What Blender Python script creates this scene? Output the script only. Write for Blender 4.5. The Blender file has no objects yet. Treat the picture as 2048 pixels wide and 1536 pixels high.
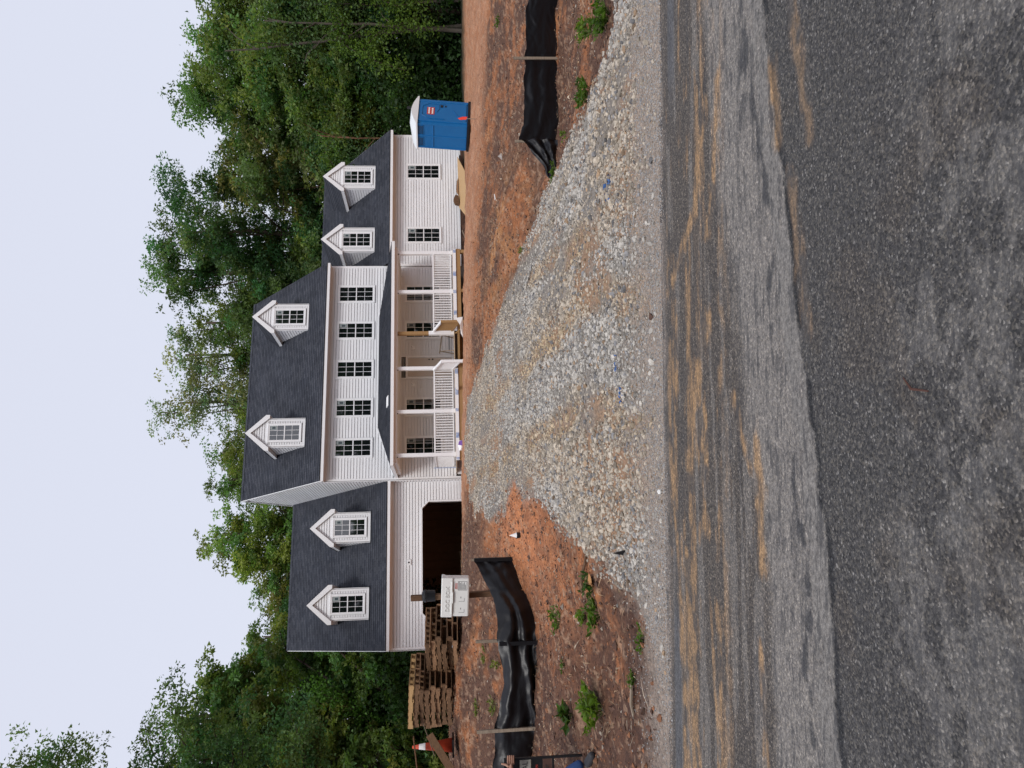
import bpy, math, random
import numpy as np
from mathutils import Vector, Matrix, Euler

random.seed(7)
RNG = np.random.default_rng(11)
S = bpy.context.scene
COL = S.collection
R = math.radians

# ------------------------------------------------------------------ camera (portrait phone picture lying on its side)
YAW, PITCH, ROLL = R(17.262), R(-4.543), R(0.998)
F = Vector((math.sin(YAW) * math.cos(PITCH), math.cos(YAW) * math.cos(PITCH), math.sin(PITCH)))
RT = Vector((math.cos(YAW), -math.sin(YAW), 0))
DN = F.cross(RT)
if DN.z > 0: DN = -DN
U_ = math.cos(ROLL) * RT + math.sin(ROLL) * DN
V_ = -math.sin(ROLL) * RT + math.cos(ROLL) * DN
cam = bpy.data.cameras.new('camera')
cam.lens = 26.367; cam.sensor_width = 36; cam.sensor_fit = 'HORIZONTAL'
cam.clip_start = 0.05; cam.clip_end = 2000
camo = bpy.data.objects.new('camera', cam); COL.objects.link(camo)
M = Matrix((V_, U_, -F)).transposed().to_4x4(); M.translation = Vector((0, 0, 1.5))
camo.matrix_world = M
S.camera = camo

# ------------------------------------------------------------------ light: bright, thinly overcast sky, very soft sun
SUN_EL, SUN_AZ = R(50), R(205)          # azimuth measured clockwise from +Y
w = bpy.data.worlds.new('World'); S.world = w; w.use_nodes = True
nt = w.node_tree; nt.nodes.clear()
out = nt.nodes.new('ShaderNodeOutputWorld'); bg = nt.nodes.new('ShaderNodeBackground')
sky = nt.nodes.new('ShaderNodeTexSky'); sky.sky_type = 'NISHITA'; sky.sun_disc = False
sky.sun_elevation = SUN_EL; sky.sun_rotation = SUN_AZ; sky.air_density = 1.0; sky.dust_density = 6.0; sky.ozone_density = 1.5
mx = nt.nodes.new('ShaderNodeMixRGB'); mx.blend_type = 'MIX'; mx.inputs[0].default_value = 0.80
mx.inputs[2].default_value = (6.75, 6.95, 7.95, 1)      # the thin white cloud sheet over the blue
nt.links.new(sky.outputs[0], mx.inputs[1]); nt.links.new(mx.outputs[0], bg.inputs[0])
bg.inputs[1].default_value = 0.105
nt.links.new(bg.outputs[0], out.inputs[0])
sl = bpy.data.lights.new('sun', 'SUN'); sl.energy = 1.5; sl.angle = R(18); sl.color = (1.0, 0.985, 0.965)
so = bpy.data.objects.new('sun', sl); COL.objects.link(so)
sd = Vector((math.sin(SUN_AZ) * math.cos(SUN_EL), math.cos(SUN_AZ) * math.cos(SUN_EL), math.sin(SUN_EL)))
so.rotation_euler = sd.to_track_quat('Z', 'Y').to_euler()
S.view_settings.view_transform = 'Standard'; S.view_settings.look = 'None'
S.view_settings.exposure = 0.29; S.view_settings.gamma = 1.0
try: S.view_settings.use_curve_mapping = False
except Exception: pass
S.cycles.max_bounces = 8; S.cycles.diffuse_bounces = 6; S.cycles.transparent_max_bounces = 6

# ------------------------------------------------------------------ helpers
def W(a, b, z=0.0):
    """a metres to the right of the camera, b metres ahead of it, z up"""
    return Vector((a * math.cos(YAW) + b * math.sin(YAW), -a * math.sin(YAW) + b * math.cos(YAW), z))

def tag(o, label=None, cat=None, group=None, kind=None):
    if label: o['label'] = label
    if cat: o['category'] = cat
    if group: o['group'] = group
    if kind: o['kind'] = kind
    return o

def empty(name, loc, rz=0.0, label=None, cat=None, group=None, parent=None, rot=None):
    o = bpy.data.objects.new(name, None); COL.objects.link(o); o.empty_display_size = .2
    o.location = loc; o.rotation_euler = rot if rot else (0, 0, rz)
    if parent: o.parent = parent
    return tag(o, label, cat, group)

def copy_tree(o, parent=None):
    c = o.copy(); COL.objects.link(c)
    if parent: c.parent = parent
    for ch in list(o.children): copy_tree(ch, c)
    return c

class MB:
    def __init__(s): s.v = []; s.f = []
    def add(s, vs, fs):
        n = len(s.v); s.v += [tuple(v) for v in vs]; s.f += [tuple(i + n for i in f) for f in fs]; return s
    def box(s, x0, x1, y0, y1, z0, z1):
        return s.add([(x0,y0,z0),(x1,y0,z0),(x1,y1,z0),(x0,y1,z0),(x0,y0,z1),(x1,y0,z1),(x1,y1,z1),(x0,y1,z1)],
                     [(0,3,2,1),(4,5,6,7),(0,1,5,4),(1,2,6,5),(2,3,7,6),(3,0,4,7)])
    def bar(s, p, q, w, h, up=(0,0,1)):
        p, q = Vector(p), Vector(q); d = (q - p).normalized(); u = Vector(up)
        sx = d.cross(u)
        if sx.length < 1e-4: sx = d.cross(Vector((1,0,0)))
        sx.normalize(); uz = sx.cross(d).normalized(); sx *= w / 2; uz *= h / 2
        vs = [p-sx-uz, p+sx-uz, p+sx+uz, p-sx+uz, q-sx-uz, q+sx-uz, q+sx+uz, q-sx+uz]
        return s.add(vs, [(0,1,2,3),(7,6,5,4),(0,4,5,1),(1,5,6,2),(2,6,7,3),(3,7,4,0)])
    def prism(s, poly, ax, t):
        """poly: 3-D points of a flat outline, extruded by the vector ax*t"""
        n = len(poly); a = [Vector(p) for p in poly]; e = Vector(ax) * t
        return s.add(a + [p + e for p in a], [tuple(range(n))[::-1], tuple(range(n, 2*n))] +
                     [(i, (i+1) % n, (i+1) % n + n, i + n) for i in range(n)])
    def tube(s, pts, rs, n=8, cap=True):
        pts = [Vector(p) for p in pts]; base = len(s.v)
        for i, p in enumerate(pts):
            d = (pts[min(i+1, len(pts)-1)] - pts[max(i-1, 0)]).normalized()
            u = d.cross(Vector((0.13, 0.97, 0.2)))
            if u.length < .05: u = d.cross(Vector((1, 0, 0)))
            u.normalize(); w_ = d.cross(u)
            r = rs[i] if hasattr(rs, '__len__') else rs
            for k in range(n):
                t = 2*math.pi*k/n; s.v.append(tuple(p + u*math.cos(t)*r + w_*math.sin(t)*r))
        for i in range(len(pts)-1):
            for k in range(n):
                a = base + i*n + k; b = base + i*n + (k+1) % n
                s.f.append((a, b, b+n, a+n))
        if cap:
            s.f.append(tuple(base + k for k in range(n))[::-1]); s.f.append(tuple(base + (len(pts)-1)*n + k for k in range(n)))
        return s
    def lathe(s, prof, n=20, c=(0,0,0)):
        base = len(s.v)
        for r, z in prof:
            for k in range(n):
                t = 2*math.pi*k/n; s.v.append((c[0]+r*math.cos(t), c[1]+r*math.sin(t), c[2]+z))
        for i in range(len(prof)-1):
            for k in range(n):
                a = base+i*n+k; b = base+i*n+(k+1) % n; s.f.append((a, b, b+n, a+n))
        s.f.append(tuple(base+k for k in range(n))[::-1]); s.f.append(tuple(base+(len(prof)-1)*n+k for k in range(n)))
        return s
    def mesh(s, name, mat, off=(0,0,0), smooth=False, bevel=0):
        me = bpy.data.meshes.new(name)
        o = Vector(off)
        me.from_pydata([tuple(Vector(v) - o) for v in s.v], [], s.f)
        if mat: me.materials.append(mat)
        me.validate(); me.update()
        if smooth: me.polygons.foreach_set('use_smooth', [True]*len(me.polygons))
        return me
    def build(s, name, mat, parent=None, off=(0,0,0), smooth=False, loc=None, rz=0, bevel=0, **kw):
        o = bpy.data.objects.new(name, s.mesh(name, mat, off, smooth)); COL.objects.link(o)
        if loc is not None: o.location = loc
        if rz: o.rotation_euler = (0, 0, rz)
        if parent: o.parent = parent
        if bevel:
            m = o.modifiers.new('bevel', 'BEVEL'); m.width = bevel; m.segments = 2; m.limit_method = 'ANGLE'
        return tag(o, **kw)

def mesh_np(name, V, Fc, mat, col=None, smooth=False, parent=None, **kw):
    """V (n,3), Fc (m,k) with constant k"""
    me = bpy.data.meshes.new(name); V = np.asarray(V, np.float32); Fc = np.asarray(Fc, np.int32)
    m, k = Fc.shape
    me.vertices.add(len(V)); me.vertices.foreach_set('co', V.ravel())
    me.loops.add(m*k); me.loops.foreach_set('vertex_index', Fc.ravel())
    me.polygons.add(m); me.polygons.foreach_set('loop_start', np.arange(0, m*k, k, dtype=np.int32))
    me.polygons.foreach_set('loop_total', np.full(m, k, np.int32))
    me.polygons.foreach_set('use_smooth', np.full(m, smooth))
    me.update(calc_edges=True)
    if col is not None:
        at = me.color_attributes.new('col', 'FLOAT_COLOR', 'POINT')
        c = np.ones((len(V), 4), np.float32); c[:, :col.shape[1]] = col; at.data.foreach_set('color', c.ravel())
    me.materials.append(mat)
    o = bpy.data.objects.new(name, me); COL.objects.link(o)
    if parent: o.parent = parent
    return tag(o, **kw)

# value noise, vectorised
_P = np.random.default_rng(3).random((256, 256))
def vnoise(x, y, seed=0):
    x = np.asarray(x) + seed*17.31; y = np.asarray(y) + seed*7.77
    xi = np.floor(x).astype(int); yi = np.floor(y).astype(int); fx = x - xi; fy = y - yi
    fx = fx*fx*(3-2*fx); fy = fy*fy*(3-2*fy)
    g = lambda i, j: _P[i & 255, j & 255]
    return (g(xi,yi)*(1-fx)+g(xi+1,yi)*fx)*(1-fy) + (g(xi,yi+1)*(1-fx)+g(xi+1,yi+1)*fx)*fy
def fbm(x, y, oct=4, seed=0):
    s = 0; a = .5; t = 0
    for k in range(oct):
        s = s + a*vnoise(x*2**k, y*2**k, seed+k*3); t += a; a *= .5
    return s/t
def sst(e0, e1, x):
    t = np.clip((x-e0)/(e1-e0), 0, 1); return t*t*(3-2*t)

# ------------------------------------------------------------------ materials
def mat(name, c, rough=.6, spec=.4, noise=None, bump=None, metal=0, attr=False, coat=0):
    """noise=(scale, amount, second colour, stretch) mixes a second colour in; bump=(scale, strength, distance)"""
    m = bpy.data.materials.new(name); m.use_nodes = True; n = m.node_tree; N = n.nodes; L = n.links
    b = N['Principled BSDF']; b.inputs['Base Color'].default_value = (*c, 1); b.inputs['Roughness'].default_value = rough
    b.inputs['Specular IOR Level'].default_value = spec; b.inputs['Metallic'].default_value = metal
    tc = N.new('ShaderNodeTexCoord'); src = None
    if attr:
        a = N.new('ShaderNodeVertexColor'); a.layer_name = 'col'; src = a.outputs[0]; L.new(src, b.inputs['Base Color'])
    if noise:
        sc, am, c2, st = noise
        mp = N.new('ShaderNodeMapping'); mp.inputs['Scale'].default_value = st; L.new(tc.outputs['Object'], mp.inputs[0])
        t = N.new('ShaderNodeTexNoise'); t.inputs['Scale'].default_value = sc; t.inputs['Detail'].default_value = 6; t.inputs['Roughness'].default_value = .65
        L.new(mp.outputs[0], t.inputs[0])
        r = N.new('ShaderNodeMapRange'); r.inputs[1].default_value = .35; r.inputs[2].default_value = .7; r.inputs[4].default_value = am
        L.new(t.outputs[0], r.inputs[0])
        x = N.new('ShaderNodeMixRGB'); L.new(r.outputs[0], x.inputs[0]); x.inputs[2].default_value = (*c2, 1)
        if src: L.new(src, x.inputs[1])
        else: x.inputs[1].default_value = (*c, 1)
        L.new(x.outputs[0], b.inputs['Base Color'])
    if bump:
        t = N.new('ShaderNodeTexNoise'); t.inputs['Scale'].default_value = bump[0]; t.inputs['Detail'].default_value = 5
        L.new(tc.outputs['Object'], t.inputs[0])
        k = N.new('ShaderNodeBump'); k.inputs['Strength'].default_value = bump[1]; k.inputs['Distance'].default_value = bump[2]
        L.new(t.outputs[0], k.inputs['Height']); L.new(k.outputs[0], b.inputs['Normal'])
    return m

WHITE = (.80, .81, .83)
M_white = mat('white_vinyl', WHITE, .45, .4, noise=(.9, .35, (.68, .675, .67), (1, 1, 2.5)))
M_trim = mat('white_trim', (.82, .83, .845), .4, .4, noise=(2.5, .10, (.73, .73, .74), (1, 1, 1)))
M_soffit = mat('soffit_warm_shade', (.78, .72, .66), .5, .3)  # white soffits; warm shade from ground bounce put into the colour
M_sheath = mat('wall_sheathing', (.75, .75, .75), .7, .2)
M_glass = mat('window_glass', (.006, .008, .010), .03, 1.0)
M_glass.node_tree.nodes['Principled BSDF'].inputs['IOR'].default_value = 1.75
M_label = mat('window_label', (.30, .34, .34), .6, .2)
M_label2 = mat('window_label_print', (.06, .08, .09), .6, .2)
M_wood = mat('new_lumber', (.36, .22, .10), .7, .2, noise=(3, .6, (.24, .14, .06), (1, 1, 12)), bump=(30, .2, .01))
M_osb = mat('sheathing_board', (.50, .33, .17), .7, .2, noise=(22, .6, (.36, .22, .11), (1, 1, 1)))
M_weath = mat('weathered_wood', (.27, .22, .17), .8, .2, noise=(6, .7, (.14, .10, .075), (1, 1, 6)), bump=(25, .3, .01))
M_post = mat('brown_post', (.15, .085, .05), .8, .2, noise=(8, .7, (.06, .035, .022), (4, 4, .6)), bump=(25, .3, .01))
M_pallet = mat('pallet_wood', (.23, .132, .072), .8, .2, noise=(5, .8, (.085, .052, .034), (3, 3, 8)), bump=(30, .3, .01))
M_pallet2 = mat('fresh_pallet_wood', (.42, .27, .13), .75, .2, noise=(5, .6, (.28, .16, .07), (3, 3, 8)))
M_dark = mat('garage_inside', (.36, .25, .17), .9, .1, noise=(4, .6, (.24, .16, .11), (1, 1, 1)))
M_black = mat('black_plastic', (.008, .008, .010), .4, .35)
M_blackmatt = mat('black_metal', (.010, .010, .012), .5, .4)
M_boxw = mat('white_plastic_box', (.76, .76, .74), .35, .45, noise=(5, .2, (.62, .62, .60), (1, 1, 1)))
M_red = mat('red_print', (.45, .05, .04), .5, .3)
M_ink = mat('black_print', (.05, .05, .06), .5, .3)
M_blue = mat('blue_toilet_plastic', (.004, .125, .36), .42, .4, noise=(2.5, .5, (.008, .16, .43), (1, 1, 1)), bump=(6, .12, .03))
M_roofw = mat('translucent_roof_plastic', (.72, .74, .76), .4, .4)
M_tape = mat('blue_film', (.14, .24, .48), .4, .4, noise=(9, 1.0, (.60, .64, .72), (1, 1, 1)))
M_door = mat('door_paint', (.56, .50, .45), .5, .3)
M_brick = mat('foundation_brick', (.16, .08, .055), .85, .2, noise=(9, .8, (.05, .04, .035), (1, 1, 3)))
M_orange = mat('orange_cone_rubber', (.55, .07, .028), .6, .3, noise=(6, .6, (.36, .06, .035), (1, 1, 1)))
M_orange2 = mat('pink_ribbon', (.85, .08, .05), .5, .3)
M_paper = mat('white_paper', (.80, .80, .80), .6, .2)
M_purple = mat('purple_print', (.22, .12, .45), .5, .3)
M_skin = mat('skin', (.42, .23, .16), .55, .35)
M_shirt = mat('grey_knit_sleeve', (.25, .27, .32), .85, .2, noise=(30, .6, (.16, .18, .23), (1, 1, 1)), bump=(60, .4, .01))
M_jean = mat('blue_denim', (.035, .075, .20), .85, .2, noise=(25, .6, (.02, .045, .13), (1, 1, 1)), bump=(80, .3, .005))
M_shoe = mat('dark_shoe', (.035, .035, .04), .6, .3, bump=(60, .4, .008))
M_hair = mat('hair', (.03, .02, .015), .6, .3)
M_creamsign = mat('cream_sign_panel', (.40, .40, .36), .5, .3)
M_brownsign = mat('brown_sign_panel', (.10, .055, .045), .5, .3)
M_bark = mat('bark', (.085, .065, .050), .9, .15, noise=(3, .7, (.035, .028, .022), (6, 6, 1)), bump=(14, .5, .03))
M_barkpale = mat('pale_bark', (.10, .088, .072), .9, .15, noise=(3, .6, (.065, .055, .045), (6, 6, 1)))
M_barkred = mat('pine_bark', (.20, .105, .065), .9, .15, noise=(3, .6, (.09, .05, .035), (6, 6, 1)))

def vary(m, lo, hi):
    n = m.node_tree; N = n.nodes; L = n.links; b = N['Principled BSDF']; ln = b.inputs['Base Color'].links[0]; src = ln.from_socket
    oi = N.new('ShaderNodeObjectInfo'); r = N.new('ShaderNodeMapRange'); r.inputs[3].default_value = lo; r.inputs[4].default_value = hi; L.new(oi.outputs['Random'], r.inputs[0])
    x = N.new('ShaderNodeMixRGB'); x.blend_type = 'MULTIPLY'; x.inputs[0].default_value = 1; L.new(src, x.inputs[1]); L.new(r.outputs[0], x.inputs[2]); L.new(x.outputs[0], b.inputs['Base Color'])
vary(M_white, .93, 1.03); vary(M_pallet, .5, 1.7); vary(M_brick, .5, 1.5); vary(M_pallet2, .75, 1.2); vary(M_weath, .75, 1.25)
def brick_roof():
    m = bpy.data.materials.new('roof_shingles'); m.use_nodes = True; n = m.node_tree; N = n.nodes; L = n.links
    b = N['Principled BSDF']; b.inputs['Roughness'].default_value = .85; b.inputs['Specular IOR Level'].default_value = .25
    tc = N.new('ShaderNodeTexCoord'); sp = N.new('ShaderNodeSeparateXYZ'); L.new(tc.outputs['Object'], sp.inputs[0])
    mz = N.new('ShaderNodeMath'); mz.operation = 'MULTIPLY'; mz.inputs[1].default_value = 1.46; L.new(sp.outputs[2], mz.inputs[0])
    cb = N.new('ShaderNodeCombineXYZ'); L.new(sp.outputs[0], cb.inputs[0]); L.new(mz.outputs[0], cb.inputs[1])
    br = N.new('ShaderNodeTexBrick'); L.new(cb.outputs[0], br.inputs[0])
    br.inputs['Scale'].default_value = 1; br.inputs['Brick Width'].default_value = .22; br.inputs['Row Height'].default_value = .14
    br.inputs['Mortar Size'].default_value = .006; br.inputs['Color1'].default_value = (.028, .032, .043, 1)
    br.inputs['Color2'].default_value = (.052, .056, .069, 1); br.inputs['Mortar'].default_value = (.020, .023, .033, 1)
    no = N.new('ShaderNodeTexNoise'); no.inputs['Scale'].default_value = 1.1; no.inputs['Detail'].default_value = 7; L.new(tc.outputs['Object'], no.inputs[0])
    mr = N.new('ShaderNodeMapRange'); mr.inputs[1].default_value = .3; mr.inputs[2].default_value = .7; mr.inputs[3].default_value = .82; mr.inputs[4].default_value = 1.2
    L.new(no.outputs[0], mr.inputs[0])
    x = N.new('ShaderNodeMixRGB'); x.blend_type = 'MULTIPLY'; x.inputs[0].default_value = 1
    L.new(br.outputs[0], x.inputs[1]); L.new(mr.outputs[0], x.inputs[2]); L.new(x.outputs[0], b.inputs['Base Color'])
    n2 = N.new('ShaderNodeTexNoise'); n2.inputs['Scale'].default_value = 60; L.new(tc.outputs['Object'], n2.inputs[0])
    bp = N.new('ShaderNodeBump'); bp.inputs['Strength'].default_value = .4; bp.inputs['Distance'].default_value = .02
    L.new(n2.outputs[0], bp.inputs['Height']); L.new(bp.outputs[0], b.inputs['Normal'])
    return m
M_roof = brick_roof()

def foliage(name, tr=.45, gain=1.0):
    m = bpy.data.materials.new(name); m.use_nodes = True; n = m.node_tree; N = n.nodes; L = n.links
    b = N['Principled BSDF']; b.inputs['Roughness'].default_value = .55; b.inputs['Specular IOR Level'].default_value = .3
    a = N.new('ShaderNodeVertexColor'); a.layer_name = 'col'; L.new(a.outputs[0], b.inputs['Base Color'])
    t = N.new('ShaderNodeBsdfTranslucent')
    g = N.new('ShaderNodeMixRGB'); g.blend_type = 'MULTIPLY'; g.inputs[0].default_value = 1; g.inputs[2].default_value = (1.35, 1.5, .7, 1)
    L.new(a.outputs[0], g.inputs[1]); L.new(g.outputs[0], t.inputs[0])
    x = N.new('ShaderNodeMixShader'); x.inputs[0].default_value = tr
    L.new(b.outputs[0], x.inputs[1]); L.new(t.outputs[0], x.inputs[2]); L.new(x.outputs[0], N['Material Output'].inputs[0])
    return m
M_leaf = foliage('leaves')

def ground_mat(name, vs, depth, rough=.9, spk=None):
    """vertex colour x fine grain, with real-looking relief"""
    m = bpy.data.materials.new(name); m.use_nodes = True; n = m.node_tree; N = n.nodes; L = n.links
    b = N['Principled BSDF']; b.inputs['Roughness'].default_value = rough; b.inputs['Specular IOR Level'].default_value = .25
    tc = N.new('ShaderNodeTexCoord'); a = N.new('ShaderNodeVertexColor'); a.layer_name = 'col'
    no = N.new('ShaderNodeTexNoise'); no.inputs['Scale'].default_value = vs; no.inputs['Detail'].default_value = 8; no.inputs['Roughness'].default_value = .7
    L.new(tc.outputs['Object'], no.inputs[0])
    mr = N.new('ShaderNodeMapRange'); mr.inputs[1].default_value = .28; mr.inputs[2].default_value = .72; mr.inputs[3].default_value = .35; mr.inputs[4].default_value = 1.6
    L.new(no.outputs[0], mr.inputs[0])
    x = N.new('ShaderNodeMixRGB'); x.blend_type = 'MULTIPLY'; x.inputs[0].default_value = 1
    L.new(a.outputs[0], x.inputs[1]); L.new(mr.outputs[0], x.inputs[2])
    colr = x.outputs[0]; hgt = no.outputs[0]
    if spk:     # aggregate: pale and tan stone chips showing in the tar
        vo = N.new('ShaderNodeTexVoronoi'); vo.inputs['Scale'].default_value = spk; L.new(tc.outputs['Object'], vo.inputs[0])
        sp = N.new('ShaderNodeSeparateColor'); L.new(vo.outputs['Color'], sp.inputs[0])
        cr = N.new('ShaderNodeValToRGB'); e = cr.color_ramp.elements
        e[0].position = 0; e[0].color = (.45, .45, .47, 1); e[1].position = .5; e[1].color = (.85, .83, .83, 1)
        for ps, c in ((.78, (1.15, 1.10, 1.02, 1)), (.90, (1.5, 1.38, 1.2, 1)), (.97, (2.0, 1.9, 1.75, 1)), (1.0, (2.9, 2.8, 2.65, 1))):
            q = cr.color_ramp.elements.new(ps); q.color = c
        L.new(sp.outputs[0], cr.inputs[0])
        al = N.new('ShaderNodeMath'); al.operation = 'MULTIPLY_ADD'; al.inputs[1].default_value = -1; al.inputs[2].default_value = 1
        sa = N.new('ShaderNodeSeparateColor')       # dust (stored in attribute alpha) hides the chips
        L.new(a.outputs[1], al.inputs[0])
        y = N.new('ShaderNodeMixRGB'); y.blend_type = 'MULTIPLY'; L.new(al.outputs[0], y.inputs[0])
        L.new(colr, y.inputs[1]); L.new(cr.outputs[0], y.inputs[2]); colr = y.outputs[0]
        mp = N.new('ShaderNodeMapping'); mp.vector_type = 'POINT'; mp.inputs['Rotation'].default_value = (0, 0, YAW); L.new(tc.outputs['Object'], mp.inputs[0])
        m2 = N.new('ShaderNodeMapping'); m2.inputs['Scale'].default_value = (1.6, 7.0, 1); L.new(mp.outputs[0], m2.inputs[0])
        for src, sc_, lo_, hi_, amt in ((m2, 2.6, .545, .57, .6), (m2, 8, .555, .58, .5), (mp, 7, .55, .62, .18), (mp, 18, .53, .60, .25)):
            t2 = N.new('ShaderNodeTexNoise'); t2.inputs['Scale'].default_value = sc_; t2.inputs['Detail'].default_value = 9; t2.inputs['Roughness'].default_value = .72; L.new(src.outputs[0], t2.inputs[0])
            r2 = N.new('ShaderNodeMapRange'); r2.inputs[1].default_value = lo_; r2.inputs[2].default_value = hi_; r2.inputs[4].default_value = amt; L.new(t2.outputs[0], r2.inputs[0])
            k2 = N.new('ShaderNodeMath'); k2.operation = 'MULTIPLY'; k2.use_clamp = True; k3 = N.new('ShaderNodeMath'); k3.operation = 'MULTIPLY'; k3.inputs[1].default_value = 2.2; k3.use_clamp = True
            L.new(a.outputs[1], k3.inputs[0]); L.new(r2.outputs[0], k2.inputs[0]); L.new(k3.outputs[0], k2.inputs[1])
            z2 = N.new('ShaderNodeMixRGB'); L.new(k2.outputs[0], z2.inputs[0]); L.new(colr, z2.inputs[1]); z2.inputs[2].default_value = (.045, .046, .051, 1); colr = z2.outputs[0]
        ad = N.new('ShaderNodeMath'); ad.operation = 'MULTIPLY_ADD'; ad.inputs[1].default_value = -.7
        L.new(vo.outputs['Distance'], ad.inputs[0]); L.new(no.outputs[0], ad.inputs[2]); hgt = ad.outputs[0]
    L.new(colr, b.inputs['Base Color'])
    bp = N.new('ShaderNodeBump'); bp.inputs['Strength'].default_value = .7; bp.inputs['Distance'].default_value = depth
    L.new(hgt, bp.inputs['Height']); L.new(bp.outputs[0], b.inputs['Normal'])
    return m
M_road = ground_mat('asphalt', 45, .006, .85, spk=125)
M_soil = ground_mat('soil', 26, .03)
M_stone = mat('gravel_stone', (.3, .3, .3), .85, .25, attr=True, noise=(40, .35, (.12, .10, .09), (1, 1, 1)))
M_litter = mat('litter', (.3, .2, .1), .85, .2, attr=True)

def text(body, size, parent, loc, rot, m, extrude=.002, align='CENTER', name='lettering'):
    c = bpy.data.curves.new(name, 'FONT'); c.body = body; c.size = size; c.extrude = extrude; c.align_x = align; c.align_y = 'CENTER'; c.resolution_u = 3
    t = bpy.data.objects.new('tmp', c); COL.objects.link(t)
    bpy.context.view_layer.update()
    me = bpy.data.meshes.new_from_object(t.evaluated_get(bpy.context.evaluated_depsgraph_get()))
    bpy.data.objects.remove(t); bpy.data.curves.remove(c)
    me.materials.clear(); me.materials.append(m)
    o = bpy.data.objects.new(name, me); COL.objects.link(o); o.parent = parent; o.location = loc; o.rotation_euler = rot
    return o

# ------------------------------------------------------------------ terrain heights (a, b, z) surveyed points, thin-plate spline
CP = [(-3.95,7.6,.06),(-4.81,9.3,.18),(-5.97,11.6,.38),(-7.41,14.5,1.1),(-8.65,17,1.61),(-3.51,7.6,.1),(-5.35,11.7,.36),(-7.68,17,1.63),
 (-2.53,7,.15),(-3.16,8.8,.23),(-4.21,11.8,.24),(-4.9,13.8,.71),(-6.16,17.5,1.57),(-1.83,6.5,.06),(-2.5,9,.19),(-3.48,12.6,.38),(-3.98,14.5,.75),
 (-5.18,19,1.34),(-1.5,6.6,.03),(-2.24,10,.23),(-2.88,13,.58),(-3.64,16.5,.96),(-4.62,21,1.22),(-1.09,6.9,.15),(-2.32,15,.59),(-3.68,24,1.23),
 (-.16,6.9,.13),(-.26,12,.41),(-.52,26,1.14),(.78,7,.1),(1.23,11,.26),(1.69,15,.52),(3.05,27,1.03),(1.49,7,.08),(2.11,9.9,.1),(3.3,15.5,.46),
 (5.74,27,.93),(1.93,6.9,.1),(3.3,11.8,-.16),(5.03,18,.27),(7.54,27,.83),(2.52,7.1,.05),(4.32,12.2,-.28),(6.36,18,.13),(9.52,27,.7),
 (3.1,6.9,-.04),(5.6,12.5,-.35),(8.27,18.5,.06),(11.6,26,.41),(3.57,6.9,-.08),(6.49,12.6,-.37),(9.5,18.5,.04),(13.34,26,.31)]
CP += [(a, 5.3, 0.0) for a in range(-4, 5)]
CP += [(a, 31., z) for a, z in ((-14,1.0),(-6,.95),(0,.9),(6,.8),(12,.65),(20,.4),(28,.2))]
CP += [(a, 40., z) for a, z in ((-18,1.0),(-6,.9),(6,.8),(18,.6),(34,.2))]
CP += [(a, b, z) for b, z, a in ((8,.15,-9),(12,.5,-12),(17,1.5,-14),(22,1.4,-16),(8,-.1,8),(12,-.4,12),(18,0,16),(26,.2,22))]
CP = np.array(CP, float)
def _K(r2): return np.where(r2 > 0, .5*r2*np.log(np.maximum(r2, 1e-9)), 0)
_n = len(CP); _A = _K(((CP[:, None, :2]-CP[None, :, :2])**2).sum(-1)) + .02*np.eye(_n); _Pm = np.c_[np.ones(_n), CP[:, :2]]
_w = np.linalg.solve(np.block([[_A, _Pm], [_Pm.T, np.zeros((3, 3))]]), np.r_[CP[:, 2], 0, 0, 0])
def zt(a, b):
    a = np.atleast_1d(np.asarray(a, float)); b = np.atleast_1d(np.asarray(b, float)); sh = a.shape
    af = np.clip(a.ravel(), -17, 24); bf = np.clip(b.ravel(), 5.0, 40)
    o = np.empty(len(af))
    for i in range(0, len(af), 50000):
        x, y = af[i:i+50000], bf[i:i+50000]
        r2 = (x[:, None]-CP[None, :, 0])**2 + (y[:, None]-CP[None, :, 1])**2
        o[i:i+50000] = _K(r2)@_w[:-3] + _w[-3] + _w[-2]*x + _w[-1]*y
    k = sst(31, 38, b.ravel()); o = o*(1-k) + .75*k
    return o.reshape(sh)
def inpoly(a, b, poly):
    a = np.asarray(a); b = np.asarray(b); r = np.zeros(a.shape, bool); n = len(poly)
    for i in range(n):
        x0, y0 = poly[i]; x1, y1 = poly[(i+1) % n]
        if y0 == y1: continue
        r ^= ((y0 > b) != (y1 > b)) & (a < (x1-x0)*(b-y0)/(y1-y0) + x0)
    return r
GRAVEL = [(3.0,5.1),(3.9,6.0),(3.43,6.64),(3.14,6.98),(2.9,7.46),(3.01,9.0),(3.26,11.36),(3.06,12.44),(2.58,12.94),(2.2,13.24),(1.77,14.04),(1.38,14.96),
 (.91,17.24),(.25,19.8),(-.76,22.74),(-2.03,23.4),(-2.77,21.82),(-3.05,18.28),(-2.79,15.7),(-2.08,13.42),(-1.73,11.86),(-1.59,10.18),(-1.68,9.5),(-1.79,8.78),
 (-1.7,7.66),(-1.74,7.06),(-1.77,6.54),(-1.77,6.14),(-1.87,5.9),(-2.04,5.7),(-2.16,5.52),(-2.38,5.34),(-2.79,5.1)]
def gmask(a, b):
    """soft, ragged gravel cover"""
    n1 = (fbm(a*1.7, b*1.2, 3, 5)-.5)*1.3; n2 = (fbm(a*1.7, b*1.2, 3, 9)-.5)*1.3
    s = 0
    for da, db in ((0,0),(.12,0),(-.12,0),(0,.2),(0,-.2)): s = s + inpoly(a+n1*.5+da, b+n2*.7+db, GRAVEL)
    return s/5.
def blob(a, b, ca, cb, ra, rb): return np.exp(-(((a-ca)/ra)**2 + ((b-cb)/rb)**2))
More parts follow.
